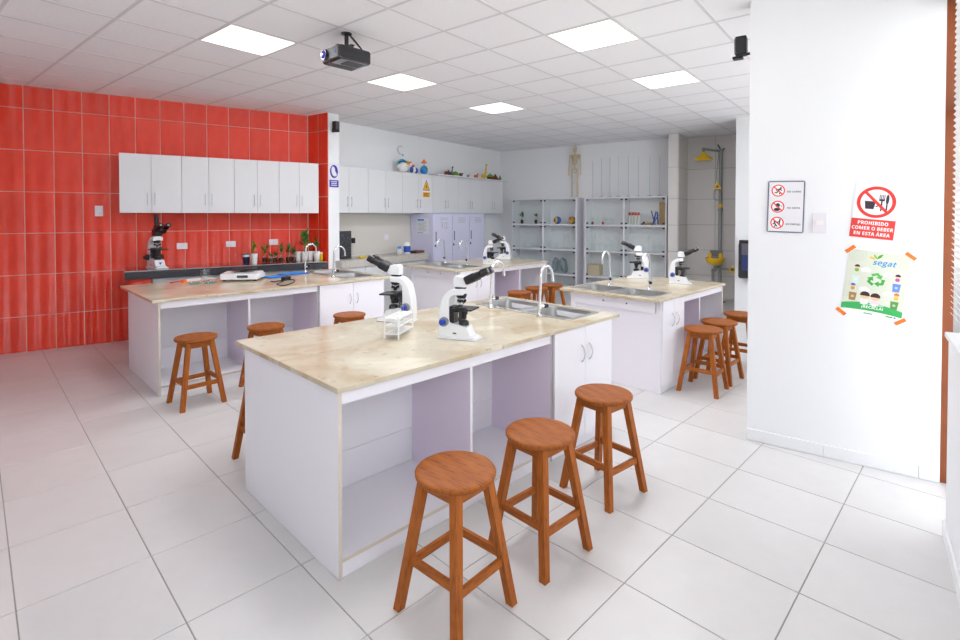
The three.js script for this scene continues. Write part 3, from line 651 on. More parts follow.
// lavender lockers
{
  const off = 0.6, s0 = WW.hit(434, 220, off)[0], s1 = WW.hit(485, 220, off)[0], top = 1.68;
  const t = thing('locker_cabinet', 'lavender steel locker cabinet with three tall doors under the wall cabinets', 'locker', WW.p(0, 0, 0), WW.turn);
  mk('body', rbx(s0, s1, 0.03, top, 0.02, off - 0.02, 0.003), M.locker, t);
  const n = 3, w = (s1 - s0) / n;
  for (let k = 0; k < n; k++) {
    const a = s0 + k * w + 0.012, b = s0 + (k + 1) * w - 0.012, d = mk('door', rbx(a, b, 0.08, top - 0.04, off - 0.02, off - 0.004, 0.003), M.locker, t);
    mk('handle', rbx(a + 0.035, a + 0.05, 1.16, 1.34, off - 0.004, off + 0.014, 0.004), M.midGrey, d);
    mk('padlock', merge(rb(0.03, 0.034, 0.014, 0.003, a + 0.02, 1.07, off + 0.006), new THREE.TorusGeometry(0.011, 0.003, 6, 14, PI).translate(a + 0.02, 1.087, off + 0.006)), M.darkGrey, d);
    for (let q = 0; q < 4; q++) mk('vent_slot', rbx(a + 0.18, b - 0.12, 1.5 + q * 0.03, 1.51 + q * 0.03, off - 0.004, off - 0.0025, 0.0005), M.cabGrey, d);
  }
  mk('foot_plinth', rbx(s0 + 0.01, s1 - 0.01, 0.001, 0.03, 0.03, off - 0.04), M.midGrey, t);
  const pn = canvasMat(128, 160, (g, W, Hh) => { g.fillStyle = '#e8ebf2'; g.fillRect(0, 0, W, Hh); g.fillStyle = '#5a8fd8'; g.fillRect(8, 8, 70, 18); g.fillStyle = '#b9bdc8'; for (let k = 0; k < 8; k++) g.fillRect(10, 36 + k * 13, 100 - (k % 3) * 14, 5); g.fillStyle = '#7fb0e0'; g.fillRect(8, 144, 60, 8); });
  const pg = thing('paper_notice', 'printed paper notice on the side of the lavender lockers', 'notice', WW.p(s0 - 0.0005, 1.44, 0.32), WW.turn - PI / 2);
  mk('sheet', new THREE.BoxGeometry(0.3, 0.3, 0.001).translate(0, 0, 0.0008), pn, pg);
  const pg2 = thing('paper_notice', 'pale paper notice on the first locker door', 'notice', WW.p(s0 + 0.36, 1.44, off - 0.0012), WW.turn);
  mk('sheet', box(0.3, 0.22, 0.001), canvasMat(160, 120, (g) => { g.fillStyle = '#dedcef'; g.fillRect(0, 0, 160, 120); g.fillStyle = '#b6b4cc'; g.fillRect(12, 20, 14, 60); for (let k = 0; k < 6; k++) g.fillRect(48, 20 + k * 13, 80 - (k % 2) * 20, 4); }), pg2);
}
// ---------------------------------------------------------------- glass display cabinets
const LEV = [0.1, 0.36, 0.9, 1.45, 2.03];
function displayCabinet(s0, s1, label) {
  const t = thing('display_cabinet', label, 'cabinet', BW.p(0, 0, 0), BW.turn, 'glass display cabinets'), D = 0.37, th = 0.03, sm = (s0 + s1) / 2;
  mk('back_panel', bx(s0, s1, 0.02, LEV[4], 0.01, 0.022), M.white, t);
  for (const s of [s0, sm - th / 2, s1 - th]) mk('upright', rbx(s, s + th, 0.001, LEV[4], 0.023, D, 0.002), M.white, t);
  for (const a of [s0 + th, sm + th / 2]) {
    const b = a === s0 + th ? sm - th / 2 : s1 - th;
    LEV.forEach((y, k) => mk(k === 4 ? 'top_panel' : 'shelf', rbx(a, b, y - th, y, 0.023, D - (k === 4 ? 0 : 0.002), 0.002), M.white, t));
    for (let k = 0; k < 4; k++) for (const q of [0, 1]) {
      const w = (b - a) / 2, p = mk('glass_door', bx(a + q * w + 0.002, a + (q + 1) * w - 0.002, LEV[k] + 0.004, LEV[k + 1] - th - 0.004, D - 0.012, D - 0.007), M.paneGreen, t);
      const cx = q ? b - 0.03 : a + 0.03;
      for (const y of [LEV[k] + 0.03, LEV[k + 1] - th - 0.03]) mk('hinge_clip', rb(0.04, 0.028, 0.016, 0.003, cx, y, D - 0.004), M.black, p);
    }
  }
  return t;
}
const U1 = [0.543, 2.17], U2 = [2.352, 4.05];
displayCabinet(...U1, 'white display cabinet with glass doors below the skeleton, holding ball models and plants');
displayCabinet(...U2, 'white display cabinet with glass doors holding glassware, beside the tiled pillar');
// things inside them
const cells = [U1, U2].flatMap(([a, b]) => [[a + 0.03, (a + b) / 2 - 0.015], [(a + b) / 2 + 0.015, b - 0.03]]);
const onShelf = (px, lev, off = 0.2, hw = 0.06) => {                 // hw: half width, kept clear of the uprights
  const s = BW.hit(px, 215, off)[0], c = cells.reduce((m, q) => (Math.abs(s - (q[0] + q[1]) / 2) < Math.abs(s - (m[0] + m[1]) / 2) ? q : m));
  return BW.p(Math.max(c[0] + hw + 0.004, Math.min(c[1] - hw - 0.004, s)), LEV[lev] + 0.001, off);
};
const cellName = { 3: 'top', 2: 'second', 1: 'third', 0: 'bottom' };
function glassware(kind, px, lev, off, sc, label) {
  const P = { beaker: [[0, 0.002], [0.04, 0.002], [0.042, 0.01], [0.042, 0.11], [0.047, 0.118]], cylinder: [[0, 0.002], [0.045, 0.002], [0.045, 0.008], [0.018, 0.014], [0.018, 0.28], [0.022, 0.29]], flask: [[0, 0.002], [0.055, 0.002], [0.058, 0.012], [0.022, 0.12], [0.02, 0.16], [0.025, 0.168]], bottle: [[0, 0.002], [0.045, 0.002], [0.047, 0.01], [0.047, 0.13], [0.02, 0.16], [0.02, 0.19], [0.023, 0.192]] }[kind];
  const g = lathe(P.map(([a, b]) => [a * sc, b * sc]), 20), m = mk('glass_' + kind, g, M.glass); m.position.set(...onShelf(px, lev, off));
  tag(m, label, kind, 'glassware in the display cabinet beside the pillar');
}
[['flask', 589], ['flask', 597.6], ['bottle', 604], ['beaker', 607], ['beaker', 612]].forEach(([k, x], i) => glassware(k, x, 3, 0.13 + (i % 2) * 0.05, 1.1, 'clear glass ' + k + ' on the top shelf under the burettes'));
[['beaker', 588], ['cylinder', 595], ['cylinder', 600], ['beaker', 606], ['bottle', 612]].forEach(([k, x], i) => glassware(k, x, 2, 0.15 + (i % 2) * 0.08, 1.15, 'clear glass ' + k + ' on the second shelf behind the left glass doors'));
[['beaker', 632], ['beaker', 637], ['beaker', 643], ['cylinder', 649], ['beaker', 654], ['bottle', 660]].forEach(([k, x], i) => glassware(k, x, 2, 0.15 + (i % 2) * 0.08, 1.15, 'clear glass ' + k + ' on the second shelf nearest the tiled pillar'));
[['beaker', 525], ['beaker', 533], ['bottle', 549], ['beaker', 556], ['cylinder', 567]].forEach(([k, x], i) => glassware(k, x, 2, 0.15 + (i % 2) * 0.08, 1.1, 'clear glass ' + k + ' on the shelf below the ball models and plants'));
// ball models
for (const [px, turn, what] of [[557.5, -0.5, 'yellow front with a dark core'], [572, 0.2, 'orange and yellow cut face']]) {
  const p = onShelf(px, 3, 0.2), t = thing('ball_model', 'blue ball model with ' + what + ' in the glass cabinet', 'model', p, BW.turn + turn, 'ball models in the display cabinet');
  mk('ball', sph(0.085, 0, 0.086, 0, 24), M.blue, t);
  mk('cut_face', new THREE.SphereGeometry(0.0865, 20, 12, 0, 2 * PI, 0, 0.95).rotateX(PI / 2).translate(0, 0.087, 0), M.yellow, t);
  mk('core', new THREE.SphereGeometry(0.088, 20, 10, 0, 2 * PI, 0, 0.42).rotateX(PI / 2 + (turn > 0 ? -0.3 : 0)).translate(0, 0.088, 0.001), turn > 0 ? M.orange : M.brown, t);
  mk('band', new THREE.SphereGeometry(0.0872, 20, 8, 0.4, 1.2, 0.5, 0.6).translate(0, 0.087, 0), M.red, t);
}
// leaf blade and small plants
const leafGeo = (() => { const s = new THREE.Shape(); s.moveTo(0, 0); s.quadraticCurveTo(0.5, 0.35, 0, 1); s.quadraticCurveTo(-0.5, 0.35, 0, 0); const g = new THREE.ShapeGeometry(s, 5); const p = g.attributes.position; for (let i = 0; i < p.count; i++) p.setZ(i, -0.25 * p.getY(i) ** 2 + 0.3 * Math.abs(p.getX(i))); g.computeVertexNormals(); return g; })();
function plant(t, base, h, n, spread, size, mat) {
  const st = [], lf = [];
  for (let k = 0; k < Math.max(1, Math.round(n / 5)); k++) {
    const dx = rr(-spread, spread) * 0.5, dz = rr(-spread, spread) * 0.5, hh = h * rr(0.75, 1);
    st.push(tube([[0, base, 0], [dx * 0.4, base + hh * 0.5, dz * 0.4], [dx, base + hh, dz]], 0.003, 8, 5));
    for (let q = 0; q < 9; q++) {
      const f = rr(0.4, 1), a = rr(0, 2 * PI), sz = size * rr(0.9, 1.5);
      lf.push(leafGeo.clone().scale(sz, sz, sz).rotateX(rr(0.5, 1.4)).rotateY(a).translate(dx * f, base + hh * f, dz * f));
    }
  }
  mk('stem', merge(st), M.stem, t); const m = mk('foliage', merge(lf), mat, t); m.userData.kind = 'stuff';
}
for (const [px, n, h] of [[522, 8, 0.16], [536, 5, 0.12]]) {
  const t = thing('potted_plant', px < 530 ? 'bushy little plant in a dark jar inside the glass cabinet' : 'thin little plant in a dark jar inside the glass cabinet', 'plant', onShelf(px, 3, 0.2), 0, 'plants in the display cabinet');
  mk('jar', lathe([[0, 0.001], [0.028, 0.001], [0.032, 0.01], [0.034, 0.09], [0.03, 0.09], [0, 0.085]], 18), M.soil, t);
  plant(t, 0.085, h, n, 0.06, 0.06, M.leaf);
}
// grey bagged specimens, dark case
for (const [px, w, sx] of [[549.5, 'leaning', 1], [564, 'upright', -1]]) {
  const g = new THREE.IcosahedronGeometry(0.115, 5), p = g.attributes.position;
  for (let i = 0; i < p.count; i++) { const v = V(p.getX(i), p.getY(i), p.getZ(i)), k = 1 + 0.28 * (fbm(v.x * 3 + 5.1, v.y * 3 + 4.3 + v.z, 4, 3) - 0.5) * 2; const y = v.y * k; p.setXYZ(i, v.x * k * (0.75 - y * 1.2) + y * 0.25 * sx, y * 1.5, v.z * k * 0.6); }
  g.computeVertexNormals(); g.computeBoundingBox(); g.translate(0, -g.boundingBox.min.y, 0);
  const m = mk('bagged_specimen', g, M.bagGrey); m.position.set(...onShelf(px, 1, 0.19, 0.2)); m.rotation.y = BW.turn; tag(m, 'grey plastic-wrapped model, ' + w + ', on the third shelf of the glass cabinet', 'model', 'wrapped models in the display cabinet');
}
{
  const m = mk('instrument_case', merge(rb(0.2, 0.07, 0.14, 0.02, 0, 0.035, 0), rb(0.06, 0.02, 0.02, 0.006, 0, 0.08, 0)), M.black); m.position.set(...onShelf(538, 1, 0.2)); m.rotation.y = BW.turn; tag(m, 'small black case with handle in the glass cabinet behind the bench', 'case');
  const r = thing('tube_rack', 'white tube rack with red caps in the glass cabinet', 'rack', onShelf(632, 3, 0.2, 0.14), BW.turn);
  mk('rack_body', merge(rb(0.26, 0.02, 0.09, 0.004, 0, 0.011, 0), rb(0.26, 0.012, 0.09, 0.004, 0, 0.13, 0)), M.paper, r);
  for (let k = 0; k < 4; k++) { const tb = mk('tube', cyl(0.02, 0.02, 0.18, -0.09 + k * 0.06, 0.11, 0, 14), M.paper, r); mk('cap', cyl(0.024, 0.024, 0.06, -0.09 + k * 0.06, 0.225, 0, 14), M.red, tb); }
  const wb = mk('wooden_block', rb(0.13, 0.24, 0.08, 0.004, 0, 0.12, 0), M.tan); wb.position.set(...onShelf(663, 3, 0.09, 0.07)); wb.position.y = LEV[3] + 0.2; wb.position.y = LEV[3] + 0.001; wb.scale.y = 1.9; wb.rotation.y = BW.turn; tag(wb, 'tall tan wooden board leaning in the cabinet corner by the pillar', 'board');
  const bt = mk('tool_bundle', merge(rod([0, 0, 0], [0.06, 0.26, 0], 0.014), rod([0.05, 0, 0.03], [-0.03, 0.28, 0.02], 0.011), rod([0.1, 0, 0.0], [0.09, 0.25, 0.01], 0.013), rod([0.02, 0.02, 0.05], [0.12, 0.2, 0.04], 0.01)), M.blue); bt.position.set(...onShelf(653, 3, 0.2, 0.2)); bt.rotation.y = BW.turn; bt.position.y += 0.008;  tag(bt, 'blue and dark rods bundled in front of the tan board', 'tools');
  const sp = mk('specimen_tray', merge(rb(0.2, 0.03, 0.12, 0.008, 0, 0.016, 0), sph(0.03, -0.05, 0.04, 0, 10), sph(0.025, 0.03, 0.04, 0.02, 10)), M.darkGrey); sp.position.set(...onShelf(646.5, 3, 0.13, 0.11)); sp.rotation.y = BW.turn; tag(sp, 'dark tray of small pieces beside the red-capped rack', 'tray');
  const sp2 = mk('wood_sample', merge(rb(0.16, 0.03, 0.1, 0.008, 0, 0.016, 0), rb(0.08, 0.03, 0.06, 0.008, 0.01, 0.045, 0)), M.tan); sp2.position.set(...onShelf(648.5, 3, 0.27, 0.09)); sp2.rotation.y = BW.turn; tag(sp2, 'small tan wooden pieces between dark tray and blue rods', 'sample');
  const rs = mk('red_stopper', merge(cyl(0.025, 0.03, 0.04, 0, 0.02, 0, 12), sph(0.022, 0, 0.045, 0, 10)), M.red); rs.position.set(...onShelf(603, 3, 0.29)); tag(rs, 'small red stopper standing among the glass flasks', 'stopper');
  const bs = mk('brown_stopper', merge(cyl(0.025, 0.028, 0.04, 0, 0.02, 0, 12), sph(0.02, 0, 0.045, 0, 10)), M.brown); bs.position.set(...onShelf(592.5, 3, 0.3)); tag(bs, 'small brown stopper standing among the glass flasks', 'stopper');
  const cb = mk('cardboard_box', rb(0.26, 0.24, 0.2, 0.004, 0, 0.121, 0), std({ color: '#d8c3a8', roughness: 0.8 })); cb.position.set(...onShelf(590, 1, 0.19, 0.14)); cb.rotation.y = BW.turn; tag(cb, 'pale cardboard box on a lower shelf of the glassware cabinet', 'box');
}
// burettes standing on the cabinet
[590, 601.5, 610, 618.5, 628.4, 638.7, 649.8, 659.6].forEach((px, k) => {
  const s = Math.min(BW.hit(px, 175, 0.12)[0], U2[1] - 0.08), h = (BW.hit(px, [161, 158, 157, 156, 156, 156, 156, 155.5][k], 0.12)[1]) - LEV[4];
  const t = thing('burette', 'thin glass burette standing on the cabinet of glassware', 'burette', BW.p(Math.max(s, U2[0] + 0.08), LEV[4] + 0.001, 0.12), BW.turn, 'burettes on the display cabinet');
  mk('glass_tube', cyl(0.0075, 0.0075, h - 0.012, 0, h / 2 + 0.006, 0, 10), M.glassEdge, t);
  mk('foot', lathe([[0, 0], [0.06, 0], [0.06, 0.01], [0.012, 0.018], [0, 0.018]], 18), M.darkGrey, t);
});
// ---------------------------------------------------------------- skeleton chart model on the wall
{
  const s = 1.985, y0 = 2.06, t = thing('skeleton_model', 'small ivory human skeleton model hanging above the display cabinet', 'skeleton', BW.p(s, y0, 0.05), BW.turn);
  const k = 1.125;                                                     // height in metres
  const R = (a, b, r0, r1 = r0) => rod(a.map((v) => v * k), b.map((v) => v * k), r0 * k, r1 * k, 8), E = (x, y, z, r) => sph(r * k, x * k, y * k, z * k, 10);
  mk('skull', merge(sph(0.048 * k, 0, 0, 0, 16).scale(0.86, 1.1, 0.95).translate(0, 0.945 * k, 0), rb(0.05 * k, 0.035 * k, 0.05 * k, 0.01, 0, 0.893 * k, 0.012)), M.bone, t);
  mk('spine', merge(R([0, 0.53, 0], [0, 0.88, 0], 0.012), ...Array.from({ length: 9 }, (_, i) => E(0, 0.55 + i * 0.036, 0, 0.016))), M.bone, t);
  const ribs = []; for (let i = 0; i < 7; i++) ribs.push(new THREE.TorusGeometry((0.052 + 0.016 * Math.sin(i / 6 * PI)) * k, 0.0045 * k, 6, 18).rotateX(PI / 2 + 0.25).scale(1, 1, 0.65).translate(0, (0.8 - i * 0.026) * k, 0.01));
  mk('rib_cage', merge(ribs, R([0, 0.67, 0.04], [0, 0.8, 0.035], 0.01), R([-0.1, 0.822, 0], [0.1, 0.822, 0], 0.008), rb(0.05 * k, 0.06 * k, 0.008, 0.003, -0.07 * k, 0.785 * k, -0.02), rb(0.05 * k, 0.06 * k, 0.008, 0.003, 0.07 * k, 0.785 * k, -0.02)), M.bone, t);
  mk('pelvis', merge(new THREE.TorusGeometry(0.045 * k, 0.014 * k, 8, 16).scale(1.25, 0.85, 0.8).translate(0, 0.515 * k, 0), E(-0.055, 0.53, 0, 0.022), E(0.055, 0.53, 0, 0.022)), M.bone, t);
  for (const d of [-1, 1]) {
    mk('arm', merge(E(d * 0.105, 0.815, 0, 0.016), R([d * 0.105, 0.81, 0], [d * 0.118, 0.645, 0], 0.011, 0.009), E(d * 0.118, 0.64, 0, 0.013), R([d * 0.113, 0.64, 0], [d * 0.118, 0.5, 0.01], 0.007), R([d * 0.124, 0.64, 0], [d * 0.13, 0.5, 0.01], 0.007), rb(0.025 * k, 0.075 * k, 0.01, 0.003, d * 0.125 * k, 0.46 * k, 0.01)), M.bone, t);
    mk('leg', merge(E(d * 0.06, 0.49, 0, 0.018), R([d * 0.062, 0.48, 0], [d * 0.055, 0.27, 0], 0.014, 0.012), E(d * 0.055, 0.265, 0, 0.02), R([d * 0.055, 0.26, 0], [d * 0.055, 0.04, 0], 0.012, 0.009), R([d * 0.068, 0.25, -0.01], [d * 0.066, 0.04, -0.01], 0.006), rb(0.035 * k, 0.022 * k, 0.06 * k, 0.006, d * 0.06 * k, 0.015 * k, 0.012)), M.bone, t);
  }
  mk('hanging_hook', merge(rod([0, 1.0 * k, -0.005], [0, 1.0 * k, -0.048], 0.005, 0.005, 8), rod([0, 0.98 * k, 0], [0, 1.005 * k, 0], 0.004, 0.004, 8)), M.satin, t);
}
// ---------------------------------------------------------------- emergency shower
{
  const off = 0.3, s = SHW.hit(720.5, 200, off)[0], yT = SHW.hit(720.5, 151, off)[1], yH = SHW.hit(705, 160, off)[1], yB = SHW.hit(717, 258, off)[1];
  const t = thing('emergency_shower', 'emergency shower with galvanised pipe, yellow head and yellow eyewash bowl', 'shower', SHW.p(s, 0, off), SHW.turn);
  mk('pipe', merge(rod([0, 0.01, 0], [0, yT, 0], 0.032), sph(0.045, 0, yT, 0, 14), cyl(0.045, 0.045, 0.06, 0, 1.75, 0, 16), cyl(0.045, 0.045, 0.05, 0, yB - 0.12, 0, 16)), M.galv, t);
  mk('floor_flange', lathe([[0, 0.001], [0.11, 0.001], [0.11, 0.014], [0.045, 0.025], [0, 0.025]], 24), M.galv, t);
  const hx = -0.27, hz = 0.22;
  mk('arm', merge(rod([0, yT, 0], [hx, yT + 0.03, hz], 0.024), sph(0.032, hx, yT + 0.03, hz, 12), rod([hx, yT + 0.03, hz], [hx, yH + 0.08, hz], 0.026)), M.galv, t);
  mk('shower_head', lathe([[0.03, 0.15], [0.05, 0.14], [0.06, 0.09], [0.1, 0.07], [0.15, 0.035], [0.165, 0], [0.155, -0.012], [0, -0.005]], 32).translate(hx, yH - 0.02, hz), M.yellow, t, 'yellow bell-shaped shower head');
  mk('valve_lever', merge(rod([0, yT + 0.02, 0], [-0.05, yT + 0.12, 0.04], 0.014), rod([0.0, yT - 0.02, 0], [0.06, yT + 0.05, 0], 0.014)), M.darkGrey, t);
  const cord = []; for (let i = 0; i <= 10; i++) { const a = i / 10; cord.push([-0.05 + 0.012 * Math.sin(a * 6), yT + 0.1 - a * 0.7, 0.05]); }
  mk('pull_rod', tube(cord, 0.006, 24, 6), M.galv, t);
  mk('pull_sign', extr([[-0.075, 0], [0.075, 0], [0, 0.16]], 0.012, 0.003).translate(-0.05, yT - 0.72, 0.06), M.yellow, t, 'yellow triangular pull sign');
  mk('pull_mark', extr([[-0.02, 0.025], [0.02, 0.025], [0.0, 0.09]], 0.004).translate(-0.05, yT - 0.72, 0.069), M.black, t);
  mk('pull_loop', new THREE.TorusGeometry(0.075, 0.005, 6, 24).scale(0.8, 1.4, 1).translate(-0.05, yT - 0.83, 0.06), M.galv, t);
  mk('pipe_band', cyl(0.036, 0.036, 0.07, 0, 1.83, 0, 16), M.yellow, t);
  const ex = -0.06, ez = 0.17;
  const bo = mk('eyewash_bowl', lathe([[0, -0.07], [0.05, -0.065], [0.13, -0.03], [0.165, 0.03], [0.17, 0.08], [0.16, 0.08], [0.15, 0.03], [0.11, -0.01], [0, -0.03]], 36).translate(ex, yB - 0.06, ez), M.yellow, t, 'yellow eyewash bowl');
  for (const q of [-1, 1]) mk('eyewash_nozzle', rb(0.06, 0.1, 0.06, 0.012, ex + q * 0.09, yB + 0.055, ez), M.yellow, bo);
  mk('eyewash_manifold', merge(rb(0.14, 0.03, 0.05, 0.01, ex, yB + 0.02, ez), rb(0.22, 0.12, 0.006, 0.003, ex, yB + 0.09, ez - 0.13)), M.midGrey, bo);
  mk('eyewash_arm', merge(rod([0, yB - 0.16, 0], [ex, yB - 0.16, ez], 0.022), rod([ex, yB - 0.16, ez], [ex, yB - 0.11, ez], 0.03), rod([ex - 0.05, yB - 0.2, ez], [ex - 0.05, yB - 0.42, ez - 0.05], 0.02), sph(0.04, ex, yB - 0.2, ez, 12), rod([0, yB - 0.2, 0], [0.24, yB - 0.2, 0.02], 0.018)), M.galv, t);
  mk('push_plate', rb(0.11, 0.12, 0.012, 0.006, 0.22, yB - 0.2, 0.05), M.yellow, t, 'yellow push plate');
  mk('push_mark', rb(0.06, 0.05, 0.004, 0.001, 0.22, yB - 0.2, 0.058), M.darkGrey, t);
}
// black paper dispenser
{
  const a = ALC.hit(740, 250, 0.1)[0], y0 = ALC.hit(745, 278, 0.1)[1], y1 = ALC.hit(745, 240, 0.1)[1], h = y1 - y0;
  const t = thing('paper_dispenser', 'black paper dispenser with dark blue window on the white wall by the shower', 'dispenser', ALC.p(a, y0, 0.001), ALC.turn);
  mk('housing', extr([[0, 0.02], [0.03, 0], [0.16, 0.0], [0.19, 0.03], [0.19, h * 0.85], [0.15, h], [0, h]].map(([u, v]) => [u, v]), 0.34, 0.012).rotateY(-PI / 2).translate(0.17, 0, 0), M.blackGloss, t);
  mk('window', rb(0.24, h * 0.42, 0.01, 0.004, 0.17, h * 0.42, 0.19), std({ color: '#33406f', roughness: 0.25 }), t, 'dark blue translucent window');
  mk('cover', rb(0.24, h * 0.3, 0.01, 0.004, 0.17, h * 0.76, 0.19), std({ color: '#5b5c68', roughness: 0.3 }), t);
}
// ---------------------------------------------------------------- signs and poster on the poster wall
function fitRect(w, q) { const h = q.map(([x, y]) => w.hit(x, y)), c = [0, 1].map((i) => (h[0][i] + h[1][i] + h[2][i] + h[3][i]) / 4); return { s: c[0], y: c[1], w: (h[1][0] - h[0][0] + h[3][0] - h[2][0]) / 2, h: (h[0][1] - h[2][1] + h[1][1] - h[3][1]) / 2, r: Math.atan2(h[1][1] - h[0][1] + h[3][1] - h[2][1], h[1][0] - h[0][0] + h[3][0] - h[2][0]) }; }
function sheet(t, name, w, h, th, mat, z = th / 2, r = 0) {
  const g = r ? new THREE.ExtrudeGeometry(rrShape(-w / 2, w / 2, -h / 2, h / 2, r), { depth: th, bevelEnabled: false, curveSegments: 6 }).translate(0, 0, z - th / 2) : new THREE.BoxGeometry(w, h, th).translate(0, 0, z);
  const p = g.attributes.position, uv = g.attributes.uv; for (let i = 0; i < p.count; i++) uv.setXY(i, p.getX(i) / w + 0.5, p.getY(i) / h + 0.5);
  return mk(name, g, mat, t);
}
const FONT = 'sans-serif';
function ban(g, x, y, r, lw) { g.strokeStyle = '#e8352c'; g.lineWidth = lw; g.beginPath(); g.arc(x, y, r, 0, 2 * PI); g.stroke(); g.beginPath(); g.moveTo(x - r * 0.71, y - r * 0.71); g.lineTo(x + r * 0.71, y + r * 0.71); g.stroke(); }
{
  const f = fitRect(PW, [[767.5, 180.3], [804.5, 181.6], [767.5, 231.5], [804.5, 233.5]]);
  const t = thing('rules_sign', 'framed sign NO CORRO, NO GRITO, NO EMPUJO with three red ban symbols', 'sign', PW.p(f.s, f.y, 0.0005), PW.turn); t.rotation.z = f.r * 0.4;
  sheet(t, 'frame', f.w, f.h, 0.006, std({ color: '#6d6a86', roughness: 0.4 }), 0.003, 0.012);
  sheet(t, 'sign_face', f.w - 0.016, f.h - 0.016, 0.002, canvasMat(440, 720, (g, W, Hh) => {
    g.fillStyle = '#eeeef2'; g.fillRect(0, 0, W, Hh);
    ['NO CORRO', 'NO GRITO', 'NO EMPUJO'].forEach((s, k) => {
      const cx = 118, cy = 125 + k * 236, q = (x, y) => [cx + x, cy + y];
      g.fillStyle = '#fff'; g.beginPath(); g.arc(cx, cy, 92, 0, 2 * PI); g.fill();
      g.strokeStyle = g.fillStyle = '#1d2740'; g.lineWidth = 15; g.lineCap = 'round';
      const ln = (...p) => { g.beginPath(); p.forEach(([x, y], i) => (i ? g.lineTo(...q(x, y)) : g.moveTo(...q(x, y)))); g.stroke(); }, dot = (x, y, r) => { g.beginPath(); g.arc(...q(x, y), r, 0, 2 * PI); g.fill(); };
      if (k === 0) { dot(32, -38, 14); ln([22, -22], [0, 8], [26, 22], [18, 50]); ln([0, 8], [-20, 34], [-44, 30]); ln([22, -18], [46, -4]); ln([18, -20], [-14, -18], [-24, 0]); }
      if (k === 1) { dot(0, -22, 30); g.beginPath(); g.ellipse(...q(-8, 40), 40, 24, 0, 0, 2 * PI); g.fill(); g.lineWidth = 5; ln([40, -12], [56, -20]); ln([40, 0], [58, 2]); }
      if (k === 2) { dot(34, -42, 13); ln([34, -26], [28, 20], [44, 48]); ln([30, -16], [0, -8]); dot(-30, -18, 13); ln([-34, -4], [-20, 28], [-30, 54]); ln([-30, 4], [-52, 20]); ln([-20, 26], [0, 50]); }
      ban(g, cx, cy, 80, 17);
      g.fillStyle = '#4d4b58'; g.font = 'bold 34px ' + FONT; g.textAlign = 'center'; g.fillText(s, 322, cy + 28, 190);
    });
  }), 0.007);
}
{
  const f = fitRect(PW, [[853.3, 182.7], [897.6, 186.6], [852, 236], [896.6, 241]]);
  const t = thing('food_ban_sign', 'red and white sign PROHIBIDO COMER O BEBER EN ESTA ÁREA', 'sign', PW.p(f.s, f.y, 0.0005), PW.turn); t.rotation.set(0, PW.turn, f.r * 0.8, 'YXZ');
  sheet(t, 'sign_face', f.w, f.h, 0.003, canvasMat(480, 720, (g, W, Hh) => {
    g.fillStyle = '#f6f6f8'; g.fillRect(0, 0, W, Hh); g.fillStyle = '#e8413c'; g.fillRect(0, 465, W, Hh - 465);
    g.fillStyle = '#3a2c3c'; g.beginPath(); g.moveTo(120, 225); g.lineTo(240, 225); g.lineTo(226, 330); g.lineTo(134, 330); g.fill(); g.strokeStyle = '#3a2c3c'; g.lineWidth = 12; g.beginPath(); g.arc(244, 270, 24, -1.4, 1.6); g.stroke();
    g.fillRect(296, 210, 16, 140); for (let k = 0; k < 4; k++) g.fillRect(274 + k * 17, 130, 9, 70); g.fillRect(274, 190, 60, 26); g.beginPath(); g.ellipse(362, 190, 17, 66, 0, 0, 2 * PI); g.fill(); g.fillRect(354, 230, 16, 120);
    g.strokeStyle = '#e8352c'; g.lineWidth = 40; g.beginPath(); g.ellipse(244, 235, 192, 190, 0, 0, 2 * PI); g.stroke(); g.lineWidth = 34; g.beginPath(); g.moveTo(115, 105); g.lineTo(375, 365); g.stroke();
    g.fillStyle = '#fff'; g.textAlign = 'center'; g.font = 'bold 64px ' + FONT; g.fillText('PROHIBIDO', W / 2, 540, 340); g.fillText('COMER O BEBER', W / 2, 612, 455); g.fillText('EN ESTA ÁREA', W / 2, 686, 400);
  }, 0.35));
}
